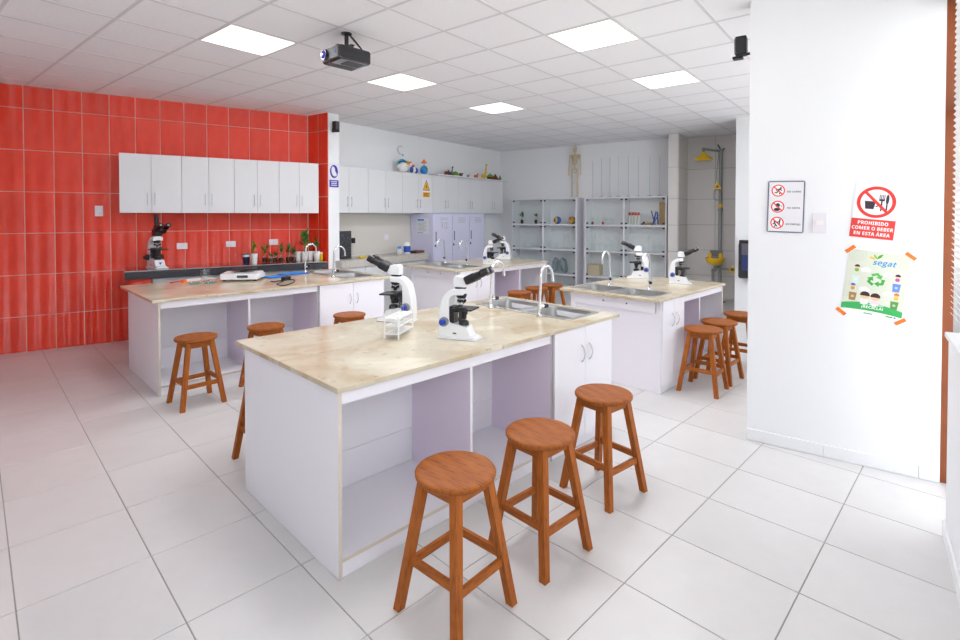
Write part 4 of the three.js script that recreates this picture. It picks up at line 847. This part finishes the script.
{
  const f = fitRect(PW, [[846.7, 247.4], [909, 256.6], [842.8, 312.4], [904, 322]]);
  const t = thing('recycling_poster', 'pale green recycling poster with green recycling arrows taped to the wall', 'poster', PW.p(f.s, f.y, 0.0005), PW.turn); t.rotation.set(0, PW.turn, f.r, 'YXZ');
  sheet(t, 'paper', f.w, f.h, 0.0012, canvasMat(640, 900, (g, W, Hh) => {
    g.fillStyle = '#dde3d2'; g.fillRect(0, 0, W, Hh);
    g.strokeStyle = '#d3d8c9'; g.lineWidth = 8; for (const [x, y] of [[80, 60], [590, 90], [40, 560], [600, 580]]) for (let k = 1; k < 5; k++) { g.beginPath(); g.arc(x, y, k * 26, 0, 2 * PI); g.stroke(); }
    g.fillStyle = '#fdfdfb'; g.fillRect(0, 790, W, 110);
    g.fillStyle = '#3cb560'; g.beginPath(); g.moveTo(0, 850); g.lineTo(0, 760); g.quadraticCurveTo(W / 2, 660, W, 770); g.lineTo(W, 850); g.quadraticCurveTo(W / 2, 800, 0, 840); g.fill();
    g.fillStyle = '#8cc63f'; const lf = (x, y, a, l, c) => { g.save(); g.translate(x, y); g.rotate(a); g.fillStyle = c; g.beginPath(); g.moveTo(0, 0); g.quadraticCurveTo(l / 2, -l / 3, l, 0); g.quadraticCurveTo(l / 2, l / 3, 0, 0); g.fill(); g.restore(); };
    lf(300, 100, -2.1, 75, '#8cc63f'); lf(300, 100, -0.9, 95, '#4fae3c'); lf(290, 110, -2.7, 80, '#f2c230');
    g.fillStyle = '#2f8fd6'; g.font = 'italic bold 100px ' + FONT; g.textAlign = 'center'; g.fillText('segat', 380, 180, 240);
    // recycling arrows
    for (let k = 0; k < 3; k++) { g.save(); g.translate(325, 385); g.rotate(k * 2 * PI / 3); g.fillStyle = k ? '#3fae4a' : '#5cc15c'; g.beginPath(); g.moveTo(-60, -74); g.lineTo(12, -100); g.lineTo(40, -66); g.lineTo(62, -76); g.lineTo(52, -12); g.lineTo(-4, -34); g.lineTo(18, -48); g.lineTo(-2, -64); g.lineTo(-40, -40); g.fill(); g.restore(); }
    g.font = '18px ' + FONT; g.fillStyle = '#7d9a7a';
    // bins with children, speech clouds
    const bin = (x, y, c) => { g.fillStyle = c; g.beginPath(); g.moveTo(x - 42, y); g.lineTo(x + 42, y); g.lineTo(x + 34, y + 110); g.lineTo(x - 34, y + 110); g.fill(); g.fillStyle = 'rgba(255,255,255,0.55)'; g.fillRect(x - 14, y + 40, 28, 28); };
    const kid = (x, y, r, hair, shirt) => { g.fillStyle = shirt; g.beginPath(); g.ellipse(x, y + r * 1.7, r * 0.9, r, 0, 0, 2 * PI); g.fill(); g.fillStyle = '#f0c8a0'; g.beginPath(); g.arc(x, y, r, 0, 2 * PI); g.fill(); g.fillStyle = hair; g.beginPath(); g.arc(x, y - r * 0.1, r * 1.08, PI * 0.95, 2.05 * PI); g.fill(); };
    const cloud = (x, y) => { g.fillStyle = '#fbfbf8'; for (const [a, b, r] of [[-30, 0, 26], [0, -10, 32], [30, 0, 26]]) { g.beginPath(); g.arc(x + a, y + b, r, 0, 2 * PI); g.fill(); } };
    cloud(205, 270); cloud(440, 300); cloud(220, 540); cloud(470, 560);
    kid(110, 235, 26, '#3b2a20', '#7cb34a'); bin(110, 360, '#d9ece2'); kid(540, 300, 26, '#2b2440', '#c25aa8'); bin(540, 400, '#6b8fdc'); kid(95, 500, 24, '#3a62c2', '#e09a3a'); bin(105, 600, '#a9854c'); kid(555, 555, 26, '#d8872e', '#e8c23a'); bin(545, 640, '#5f9a52');
    kid(235, 620, 48, '#3b2a22', '#f0f0ea'); kid(345, 625, 48, '#3f2420', '#f2d8e2');
    g.fillStyle = '#ffffff'; g.font = 'bold 26px ' + FONT; g.fillText('para un mundo mejor', 320, 740, 250); g.font = 'bold 50px ' + FONT; g.fillText('¡RECICLA!', 330, 790, 260);
    g.fillStyle = '#4f9a50'; g.fillRect(250, 855, 90, 14); g.fillRect(480, 850, 70, 18); g.fillStyle = '#3d7fc8'; g.fillRect(560, 850, 22, 20);
  }), 0.0012);
  [[-1, 1, 0.7, 846, 248], [1, 1, -0.7, 909, 257], [-1, -1, -0.7, 842, 313], [1, -1, 0.6, 903, 323]].forEach(([a, b, r]) => {
    const cs = Math.cos(f.r), sn = Math.sin(f.r), u = a * (f.w / 2 - 0.004), v = b * (f.h / 2 - 0.002);
    const m = mk('tape_strip', box(0.062, 0.022, 0.0008), M.orange); m.position.set(...PW.p(f.s + u * cs - v * sn, f.y + u * sn + v * cs, 0.0028)); m.rotation.set(0, PW.turn, r, 'YXZ');
    tag(m, 'orange tape strip on the ' + (b > 0 ? 'upper' : 'lower') + ' corner of the recycling poster, ' + (a > 0 ? 'door side' : 'switch side'), 'tape', 'tape strips on the poster');
  });
}
function plate(w, px, py, W, Hh, name, label, cat, kind, group) {
  const [s, y] = w.hit(px, py), t = thing(name, label, cat, w.p(s, y, w === RW ? 0.0105 : w === WW ? 0.0125 : 0.001), w.turn, group);
  mk('cover', rb(W, Hh, 0.01, 0.004, 0, 0, 0.005), std({ color: '#ece9ef', roughness: 0.35 }), t);
  if (kind === 'switch') mk('rocker', rb(W * 0.5, Hh * 0.22, 0.006, 0.002, 0, 0, 0.012), M.paper, t);
  else for (const q of [-1, 1]) { const o = mk('socket', rod([q * W * 0.2, 0, 0.009], [q * W * 0.2, 0, 0.012], 0.022, 0.022, 18), M.paper, t); mk('socket_holes', merge(...[-1, 1].map((e) => cyl(0.003, 0.003, 0.002).rotateX(PI / 2).translate(q * W * 0.2 + e * 0.008, 0, 0.0122))), M.darkGrey, o); }
}
plate(PW, 819.7, 223, 0.084, 0.135, 'light_switch', 'white light switch between the rules sign and the food ban sign', 'switch', 'switch');
plate(RW, 99, 211, 0.085, 0.135, 'light_switch', 'white blank switch plate alone on the red tiles', 'switch', 'switch');
plate(RW, 182, 246, 0.13, 0.085, 'wall_socket', 'white double socket on red tiles, right beside the black camera microscope', 'socket', 'socket', 'sockets on the red tiles');
plate(RW, 230.7, 244, 0.13, 0.085, 'wall_socket', 'white double socket on red tiles above the digital scale', 'socket', 'socket', 'sockets on the red tiles');
plate(RW, 273.3, 242, 0.13, 0.085, 'wall_socket', 'white double socket on red tiles above the row of small plants', 'socket', 'socket', 'sockets on the red tiles');
plate(WW, 385.5, 237, 0.12, 0.1, 'wall_socket', 'white socket on the beige splashback over the stone counter', 'socket', 'switch');
// sign on the column
{
  const a = COL.hit(329, 163), b = COL.hit(339.2, 188), w = COL.L * 0.9, h = a[1] - b[1];
  const t = thing('hygiene_sign', 'blue and white mandatory hand-washing sign on the white column', 'sign', COL.p(COL.L / 2, (a[1] + b[1]) / 2, 0.0025), COL.turn);
  sheet(t, 'sign_face', w, h, 0.003, canvasMat(240, 480, (g, W, Hh) => {
    g.fillStyle = '#eceaf4'; g.fillRect(0, 0, W, Hh); g.fillStyle = '#2b2ba6'; g.beginPath(); g.ellipse(120, 160, 100, 130, 0, 0, 2 * PI); g.fill();
    g.fillStyle = '#f2f0f8'; g.beginPath(); g.moveTo(80, 60); g.quadraticCurveTo(150, 60, 150, 150); g.quadraticCurveTo(200, 210, 190, 230); g.quadraticCurveTo(120, 290, 70, 210); g.quadraticCurveTo(40, 120, 80, 60); g.fill();
    g.fillStyle = '#2b2ba6'; g.fillRect(6, 330, W - 12, 140); g.fillStyle = '#d8d6f0'; for (let k = 0; k < 3; k++) g.fillRect(40 + (k % 2) * 10, 352 + k * 36, 160 - (k % 2) * 20, 20);
  }));
}
// yellow warning sign on the white cabinets
{
  const a = WW.hit(421.8, 178, 0.35), b = WW.hit(430.6, 198.4, 0.35), w = b[0] - a[0], h = a[1] - b[1];
  const t = thing('warning_sign', 'white sign with yellow warning triangle on the white wall cabinet door', 'sign', WW.p((a[0] + b[0]) / 2, (a[1] + b[1]) / 2, 0.3505), WW.turn);
  sheet(t, 'sign_face', w, h, 0.003, canvasMat(240, 440, (g, W, Hh) => {
    g.fillStyle = '#f0eff2'; g.fillRect(0, 0, W, Hh); g.fillStyle = '#2a2418'; g.beginPath(); g.moveTo(120, 30); g.lineTo(215, 270); g.lineTo(25, 270); g.fill(); g.fillStyle = '#f0b21c'; g.beginPath(); g.moveTo(120, 52); g.lineTo(202, 260); g.lineTo(38, 260); g.fill();
    g.fillStyle = '#5a3f10'; g.beginPath(); g.moveTo(128, 120); g.lineTo(98, 190); g.lineTo(120, 190); g.lineTo(108, 244); g.lineTo(146, 172); g.lineTo(124, 172); g.fill();
    g.fillStyle = '#f0b21c'; g.fillRect(24, 310, 192, 108); g.fillStyle = '#6b4c12'; for (let k = 0; k < 3; k++) g.fillRect(54, 328 + k * 28, 132 - (k % 2) * 30, 12);
  }));
}
// ---------------------------------------------------------------- projector and small speakers
{
  const t = thing('projector', 'black ceiling projector with blue lens on a short black mount', 'projector', [2.4, 2.87, -3.98], 0.04);
  t.position.set(2.29, 3.2 - 0.338 * 0.8, -3.9); t.scale.setScalar(0.8);
  mk('housing', extr(rrShape(-0.19, 0.19, 0, 0.15, 0.03), 0.34, 0.012), M.blackGloss, t);
  mk('front_cover', rb(0.03, 0.13, 0.32, 0.014, -0.187, 0.076, 0), M.darkGrey, t);
  const l = mk('lens_ring', rod([-0.2, 0.08, -0.09], [-0.225, 0.08, -0.09], 0.055, 0.05, 28), M.blackGloss, t);
  mk('lens', new THREE.SphereGeometry(0.044, 24, 10, 0, 2 * PI, 0, PI / 2).scale(1, 0.35, 1).rotateZ(PI / 2).translate(-0.224, 0.08, -0.09), phy({ color: '#2533c8', roughness: 0.05, clearcoat: 1 }), l, 'blue coated lens');
  mk('sensor', rb(0.006, 0.03, 0.02, 0.004, -0.203, 0.08, 0.11), M.blue, t);
  mk('bottom_plate', merge(rb(0.3, 0.006, 0.1, 0.002, 0, -0.001, -0.1), rb(0.2, 0.005, 0.14, 0.002, 0.03, -0.001, 0.06)), M.darkGrey, t);
  mk('mount_pole', merge(rod([0, 0.19, 0], [0, 0.335, 0], 0.022), cyl(0.055, 0.055, 0.012, 0, 0.332, 0, 24)), M.black, t);
  mk('mount_bracket', merge(rb(0.24, 0.012, 0.05, 0.004, 0, 0.19, 0), rb(0.05, 0.012, 0.24, 0.004, 0, 0.188, 0), ...[[-0.11, 0], [0.11, 0], [0, -0.11], [0, 0.11]].map(([a, b]) => cyl(0.012, 0.012, 0.05, a, 0.168, b, 12))), M.black, t);
  mk('cable', merge(tube([[0.01, 0.33, 0.02], [0.06, 0.26, 0.05], [0.12, 0.18, 0.09], [0.15, 0.13, 0.12]], 0.006, 20, 8), tube([[0.02, 0.33, 0.015], [0.08, 0.27, 0.04], [0.15, 0.19, 0.06], [0.17, 0.13, 0.09]], 0.005, 20, 8)), M.black, t);
}
function speaker(pos, turn, h, label) {
  const t = thing('wall_speaker', label, 'speaker', pos, turn, 'small black wall speakers'), w = h * 0.62;
  mk('housing', rb(w, h, w * 0.9, 0.012, 0, 0, 0.03 + w * 0.45), M.black, t);
  mk('grille', rb(w * 0.8, h * 0.8, 0.008, 0.004, 0, 0, 0.03 + w * 0.9), M.darkGrey, t);
  mk('bracket', merge(rod([0, -h * 0.45, 0.002], [0, -h * 0.45, 0.09], 0.01), rod([0, -h * 0.62, 0.09], [0, -h * 0.4, 0.09], 0.01), rb(w * 0.7, 0.02, 0.07, 0.006, 0, -h * 0.6, 0.09), rb(0.04, 0.06, 0.006, 0.002, 0, -h * 0.45, 0.003)), M.black, t);
}
speaker(COL.p(COL.L * 0.42, COL.hit(336, 127)[1], 0.003), COL.turn, 0.14, 'small black speaker on the white column above the blue sign');
{ const p = PW.p(0, 2.91, -0.075); speaker(p, PW.turn - PI / 2, 0.14, 'small black speaker on the end of the poster wall, under the ceiling'); }
// ---------------------------------------------------------------- things on the counter by the red wall
scope(scopeT, ...(() => { const [s] = RW.hit(157, 250, 0.33), p = RW.p(s, 0.9665, 0.33); return p; })(), RW.turn - 1.25, 1.36, 'tall microscope with black camera tube on the black-edged counter');
const onCounter = (px, off = 0.36) => RW.p(RW.hit(px, 240, off)[0], 0.9665, off);
const plants = [
  [246, 'cupblue', 0, 'dark blue cup with a white band on the counter'], [254, 'cup', 0.17, 'white cup with a yellow-leaved plant on the counter'], [264.7, 'jar', 0.2, 'glass jar with a tall thin plant beside the yellow-leaved cup'],
  [270.5, 'jar', 0.05, 'short glass jar with hardly any green on the counter'], [275, 'jar', 0.06, 'short soil-filled glass jar below the third socket'], [281, 'jar', 0.16, 'glass jar with leafy plant right of the third socket'], [288.2, 'jar', 0.2, 'glass jar with tall leafy seedling next to white cups'],
  [293.8, 'jar', 0.12, 'glass jar with small round-leaved seedling touching white cups'], [298, 'cup', 0, 'empty white plastic cup among the plants'], [304.5, 'cup', 0.36, 'white cup with the tallest bushiest plant on the counter'], [310, 'cup', 0.16, 'white cup with medium plant next to the tallest plant'], [316.6, 'cup', 0.22, 'white cup with leafy plant by the red column side'], [320.5, 'yel', 0, 'small yellow jar at the column end of the counter'],
];
plants.forEach(([px, kind, h, label], k) => {
  const t = thing(kind === 'yel' ? 'yellow_jar' : h ? 'potted_plant' : 'cup', label, h ? 'plant' : 'cup', onCounter(px, 0.34 + (k % 2) * 0.07), 0, 'small plants and cups on the red-wall counter');
  if (kind === 'jar') { mk('jar', lathe([[0.0, 0.001], [0.036, 0.001], [0.037, 0.11], [0.035, 0.11], [0.034, 0.004], [0, 0.004]], 18), M.glass, t); mk('soil', cyl(0.033, 0.033, 0.06, 0, 0.036, 0, 16), M.soil, t); }
  else if (kind === 'yel') { mk('jar', lathe([[0, 0.001], [0.035, 0.001], [0.037, 0.09], [0.03, 0.1], [0, 0.1]], 18), M.yellow, t); mk('lid', cyl(0.034, 0.034, 0.02, 0, 0.108, 0, 18), M.paper, t); }
  else { mk('cup_body', lathe([[0, 0.001], [0.038, 0.001], [0.05, 0.14], [0.047, 0.14], [0.036, 0.006], [0, 0.006]], 20), kind === 'cup' ? M.paper : std({ color: '#27325f', roughness: 0.4 }), t); if (kind === 'cupblue') mk('band', new THREE.CylinderGeometry(0.0505, 0.0482, 0.03, 20, 1, true).translate(0, 0.112, 0), M.paper, t); else if (h) mk('soil', cyl(0.041, 0.043, 0.01, 0, 0.115, 0, 16), M.soil, t); }
  if (h) plant(t, kind === 'jar' ? 0.066 : 0.12, h, h > 0.3 ? 22 : h > 0.1 ? 9 : 4, h > 0.3 ? 0.1 : 0.05, h > 0.3 ? 0.07 : 0.05, px === 254 ? M.leafLight : M.leaf);
});
// ---------------------------------------------------------------- things on the bench with the digital scale
{
  const by = BH + 0.001, P = (px, py) => { const q = at(px, py, BH); return [q.x, by, q.z]; };
  const t = thing('digital_scale', 'white digital laboratory scale with black weighing plate', 'scale', [2.28, by, -6.24], -PI / 4 + 0.12);
  mk('housing', extr([[-0.16, 0.02], [0.16, 0.02], [0.15, 0.085], [-0.06, 0.1], [-0.14, 0.06]], 0.42, 0.012).rotateY(-PI / 2), M.scopeWhite, t);
  mk('weighing_plate', rb(0.24, 0.014, 0.2, 0.004, 0.0, 0.125, -0.03), M.black, t); mk('plate_support', cyl(0.05, 0.05, 0.03, 0, 0.108, -0.03, 20), M.darkGrey, t);
  for (const a of [-1, 1]) for (const b of [-1, 1]) mk('foot', cyl(0.018, 0.02, 0.022, a * 0.17, 0.011, b * 0.12, 14), M.black, t);
  mk('display', rb(0.12, 0.028, 0.004, 0.002, 0.04, 0.055, 0.162).rotateX(0), M.darkGrey, t);
  for (const [px, py, w, d, label] of [[274, 277.4, 0.2, 0.17, 'blue studded mat lying next to the digital scale'], [293.5, 274.0, 0.34, 0.22, 'larger blue studded mat lying towards the bench sink']]) {
    const m = thing('blue_mat', label, 'mat', P(px, py), facing(1, -0.16), 'blue mats on the bench');
    mk('pad', rb(w, 0.008, d, 0.003, 0, 0.004, 0), M.blue, m);
    const st = []; for (let a = 0; a < 9; a++) for (let b = 0; b < 5; b++) st.push(cyl(0.011, 0.007, 0.012, (a - 4) * w / 9.6, 0.013, (b - 2) * d / 5.6, 8));
    mk('studs', merge(st), M.blueBright, m).userData.kind = 'stuff';
  }
  const c = [[271, 281.8], [274, 282.4], [278, 281.6], [283, 281.5], [277, 285], [284, 286], [292, 283.5], [294, 280.5], [288, 280.4], [285, 281]].map(([x, y]) => { const q = P(x, y); return [q[0], by + 0.006, q[2]]; });
  const cb = thing('power_cable', 'black power cable with adapter curled on the bench', 'cable'); cb.position.set(0, 0, 0);
  mk('cord', tube(c, 0.0055, 90, 8), M.black, cb);
  { const q = P(286, 280.2), a = mk('adapter', rb(0.11, 0.04, 0.06, 0.008), M.black, cb); a.position.set(q[0], by + 0.021, q[2]); a.rotation.y = 0.5; }
  for (const [px, py, label] of [[195, 284, 'shallow clear dish with teal rim by the red pen'], [210.5, 283.2, 'shallow clear dish with teal rim by the glass beaker']]) {
    const d = thing('petri_dish', label, 'dish', P(px, py), 0, 'dishes on the bench');
    mk('dish', lathe([[0, 0.001], [0.054, 0.001], [0.056, 0.018], [0.053, 0.018], [0.052, 0.004], [0, 0.004]], 28), M.glass, d); mk('rim_band', new THREE.TorusGeometry(0.0565, 0.004, 6, 32).rotateX(PI / 2).translate(0, 0.0045, 0), M.teal, d);
  }
  const tr = thing('paper_sheet', 'white paper sheet lying under the dishes', 'paper', P(197, 279.5), 0.3); mk('sheet', box(0.34, 0.002, 0.24, 0, 0.001, 0), M.paper, tr);
  const bk = thing('glass_beaker', 'clear glass beaker beside the digital scale', 'beaker', P(205.5, 281)); mk('beaker_glass', lathe([[0, 0.001], [0.05, 0.001], [0.052, 0.01], [0.052, 0.12], [0.057, 0.13], [0.054, 0.13], [0.049, 0.118], [0.049, 0.006], [0, 0.005]], 24), M.glass, bk);
  const pe = P(176, 282.5), pen = thing('red_pen', 'red pen lying on the beige bench top', 'pen', [pe[0], by + 0.008, pe[2]], 0.6); mk('barrel', rod([-0.08, 0, 0], [0.06, 0, 0], 0.008, 0.008, 12), M.red, pen); mk('cap', rod([0.06, 0, 0], [0.1, 0, 0], 0.0085, 0.0075, 12), M.red, pen);
  const oc = thing('orange_cap', 'small orange bottle cap on the bench top', 'cap', P(184, 282.8)); mk('cap_body', lathe([[0, 0.036], [0.022, 0.036], [0.026, 0.03], [0.027, 0.001], [0.022, 0.001], [0.021, 0.028], [0, 0.03]], 18), M.orange, oc);
}
// ---------------------------------------------------------------- things on the stone counter
{
  const on = (px, off) => WW.p(WW.hit(px, 240, off)[0], 0.951, off);
  const hM = WW.hit(345, 231, 0.3)[1] - 0.951;
  const m = thing('dark_panel', 'dark speckled upright panel standing on the stone counter behind the column', 'panel', on(344.5, 0.3), WW.turn);
  mk('panel', uvBox(rb(0.26, hM, 0.03, 0.004, 0, hM / 2, 0), 3), std({ color: '#ffffff', roughness: 0.3, map: dataTex(128, 128, (u, v) => mixc([52, 54, 60], [112, 114, 120], (fbm(u, v, 32, 2) - 0.5) * 3), true) }), m); mk('stand', rb(0.2, 0.012, 0.14, 0.004, 0, 0.006, 0), M.black, m);
  const [cs, cy] = WW.hit(352.7, 240.5, 0.02), ch = thing('phone_charger', 'black charger with a hanging cord on the beige splashback', 'charger', WW.p(cs, cy, 0.0125), WW.turn);
  mk('plug', rb(0.055, 0.09, 0.05, 0.01, 0, 0, 0.025), M.black, ch); mk('cord', tube([[0, -0.04, 0.03], [0.01, -0.12, 0.03], [-0.005, -0.2, 0.03], [0, cy > 1.2 ? 0.955 - cy : -0.22, 0.04]], 0.005, 20, 6), M.paper, ch);
  const ys = thing('yellow_sponge', 'small yellow sponge lying on the stone counter', 'sponge', on(362, 0.45), WW.turn); mk('sponge', rb(0.13, 0.035, 0.07, 0.01, 0, 0.018, 0), std({ color: '#e3c542', roughness: 0.95 }), ys);
  const j1 = thing('lab_bottle', 'short clear bottle with blue cap on the stone counter', 'bottle', on(399.5, 0.4)); mk('bottle_body', lathe([[0, 0.001], [0.05, 0.001], [0.052, 0.08], [0.03, 0.1], [0, 0.1]], 20), M.acrylic, j1); mk('cap', cyl(0.034, 0.034, 0.04, 0, 0.12, 0, 18), M.blueBright, j1);
  const j2 = thing('lab_bottle', 'white jar with a broad blue label on the stone counter', 'bottle', on(407, 0.4)); mk('bottle_body', lathe([[0, 0.001], [0.058, 0.001], [0.06, 0.17], [0.05, 0.18], [0, 0.18]], 20), M.paper, j2); mk('label_band', new THREE.CylinderGeometry(0.0615, 0.0615, 0.11, 24, 1, true).translate(0, 0.085, 0), M.blue, j2); mk('cap', cyl(0.048, 0.046, 0.03, 0, 0.196, 0, 18), M.paper, j2);
  const bk = thing('book', 'dark book with reddish cover lying at the counter end', 'book', on(416.5, 0.4), WW.turn + 0.1); mk('cover', merge(rb(0.26, 0.006, 0.19, 0.002, 0, 0.004, 0), rb(0.26, 0.006, 0.19, 0.002, 0, 0.038, 0), rb(0.008, 0.036, 0.19, 0.002, -0.127, 0.021, 0)), std({ color: '#3a2020', roughness: 0.5 }), bk); mk('pages', box(0.24, 0.028, 0.18, 0.002, 0.021, 0), std({ color: '#8a4a35', roughness: 0.8 }), bk);
}
// ---------------------------------------------------------------- toys and models on top of the white cabinets
{
  const on = (px, off = 0.2) => WW.p(WW.hit(px, 165, off)[0], 2.4315, off);
  const a = thing('ball_bird_toy', 'white ball bird toy with blue, green and yellow crest and orange beak', 'toy', on(402.5), WW.turn);
  mk('body', sph(0.1, 0, 0.1, 0, 24), M.paper, a);
  [[0.135, M.teal, 0.018], [0.118, M.blue, 0.018]].forEach(([r, m]) => mk('crest_band', new THREE.TorusGeometry(r, 0.02, 8, 24, PI * 0.62).rotateZ(0.5).translate(0, 0.1, 0), m, a));
  mk('crest_band', new THREE.TorusGeometry(0.12, 0.03, 8, 16, 0.55).rotateZ(0.35).translate(0.0, 0.11, 0.03), M.yellow, a); mk('crest_tip', new THREE.TorusGeometry(0.14, 0.02, 8, 16, 0.45).rotateZ(0.3).translate(0.01, 0.11, 0.03), M.orange, a);
  mk('beak', rod([0.11, 0.19, 0.04], [0.2, 0.21, 0.06], 0.026, 0.004, 12), M.orange, a);
  const b = thing('bird_toy', 'blue and white bird toy with red comb beside the white ball toy', 'toy', on(413.2), WW.turn);
  mk('body', sph(0.06, 0, 0, 0, 18).scale(0.85, 1.15, 0.9).translate(0, 0.07, 0), M.paper, b); mk('wing', merge(sph(0.05, 0, 0, 0, 14).scale(0.6, 1.2, 0.8).translate(-0.055, 0.075, 0.01), sph(0.05, 0, 0, 0, 14).scale(0.9, 1.1, 0.8).translate(0.075, 0.065, 0.0)), M.blue, b); mk('comb', sph(0.028, -0.02, 0.145, 0.02, 12), M.red, b);
  const c = thing('globe_toy', 'bright blue ball figure with a floating orange hat', 'toy', on(424), WW.turn);
  mk('ball', sph(0.075, 0, 0, 0, 22).scale(1, 1.2, 1).translate(0, 0.09, 0), M.blueBright, c); mk('patch', new THREE.SphereGeometry(0.0765, 18, 10, 1.2, 1.2, 0.5, 1).scale(1, 1.2, 1).translate(0, 0.09, 0), M.green, c); mk('hat', merge(rod([0, 0.24, 0], [0, 0.3, 0], 0.045, 0.012, 18), cyl(0.06, 0.06, 0.012, 0, 0.236, 0, 20)), M.orange, c); mk('hat_stem', rod([0, 0.17, 0], [0, 0.24, 0], 0.006, 0.006, 8), M.blue, c);
  const r = thing('moon_ornament', 'pale crescent ornament hanging on the wall above the ball toy', 'ornament', WW.p(WW.hit(400.5, 150, 0.01)[0], WW.hit(400.5, 150, 0.01)[1], 0.012), WW.turn); mk('crescent', new THREE.TorusGeometry(0.075, 0.008, 8, 24, PI * 1.25).rotateZ(1.0), M.satin, r); mk('star', new THREE.OctahedronGeometry(0.022).translate(0.06, -0.09, 0), M.blueBright, r);
  const [e0] = WW.hit(437, 176, 0.4), [e1] = WW.hit(508, 182, 0.4);
  const bd = thing('shelf_board', 'thin pale board lying on the white cabinets under small models', 'board', WW.p(0, 2.431, 0), WW.turn); mk('board', rbx(e0, Math.min(e1, 4.72), 0, 0.022, 0.03, 0.43, 0.003), M.whiteCab, bd); mk('edge_strip', rbx(e0, Math.min(e1, 4.72), 0.002, 0.02, 0.43, 0.433, 0.001), M.white, bd);
  const fig = (px, name, label, build) => { const p = WW.p(WW.hit(px, 172, 0.25)[0], 2.4535, 0.25), t = thing(name, label, 'figure', p, WW.turn, 'small models on the board'); build(t); };
  const quad = (t, m, s, neck) => mk('body', merge(sph(0.05 * s, 0, 0, 0, 12).scale(1.5, 0.8, 0.7).translate(0, 0.075 * s, 0), ...[[-1, -1], [-1, 1], [1, -1], [1, 1]].map(([x, z]) => rod([x * 0.045 * s, 0.001, z * 0.02 * s], [x * 0.045 * s, 0.075 * s, z * 0.02 * s], 0.012 * s, 0.014 * s, 8)), rod([0.055 * s, 0.085 * s, 0], [0.085 * s, (0.1 + neck) * s, 0], 0.018 * s, 0.013 * s, 8), sph(0.024 * s, 0.09 * s, (0.105 + neck) * s, 0, 10)), m, t);
  fig(446.5, 'animal_figure', 'small brown animal figure at the start of the board', (t) => quad(t, M.brown, 0.8, 0.02));
  fig(450.5, 'animal_figure', 'small dark upright animal figure on the board', (t) => quad(t, M.darkGrey, 0.8, 0.13));
  fig(455, 'turtle_figure', 'green and yellow dome-shaped turtle figure on the board', (t) => { mk('shell', new THREE.SphereGeometry(0.085, 18, 10, 0, 2 * PI, 0, PI / 2).translate(0, 0.02, 0), M.green, t); mk('belly', cyl(0.08, 0.086, 0.02, 0, 0.0105, 0, 18), M.yellow, t); mk('head', sph(0.025, 0.1, 0.03, 0.02, 10), M.teal, t); });
  fig(460.5, 'animal_figure', 'small low brown animal figure beside the turtle figure', (t) => quad(t, M.brown, 0.75, 0.0));
  fig(468, 'animal_figure', 'small pale blue animal figure in the middle of the board', (t) => quad(t, M.bagGrey, 0.55, 0.02));
  fig(476, 'animal_figure', 'small orange animal figure next to the giraffe figure', (t) => quad(t, M.orange, 0.8, 0.02));
  fig(484, 'giraffe_figure', 'yellow giraffe figure with long neck on the board', (t) => quad(t, M.yellow, 1.1, 0.2));
  fig(490, 'hut_model', 'small green-roofed hut model on the board', (t) => { mk('hut_wall', cyl(0.07, 0.07, 0.07, 0, 0.036, 0, 12), M.brown, t); mk('roof', rod([0, 0.07, 0], [0, 0.15, 0], 0.1, 0.01, 14), M.green, t); });
  fig(495.2, 'pyramid_model', 'small reddish brown pyramid model on the board', (t) => { mk('pyramid', new THREE.ConeGeometry(0.12, 0.16, 4).translate(0, 0.0805, 0), std({ color: '#8e3f26', roughness: 0.8 }), t); mk('pyramid_base', rb(0.19, 0.02, 0.19, 0.004, 0, 0.0105, 0), M.brown, t); });
  fig(500, 'tree_model', 'small green tree model at the end of the board', (t) => { mk('trunk', rod([0, 0.001, 0], [0, 0.05, 0], 0.012), M.brown, t); mk('crown', rod([0, 0.04, 0], [0, 0.13, 0], 0.04, 0.006, 12), M.green, t); });
}
renderer.render(scene, camera);
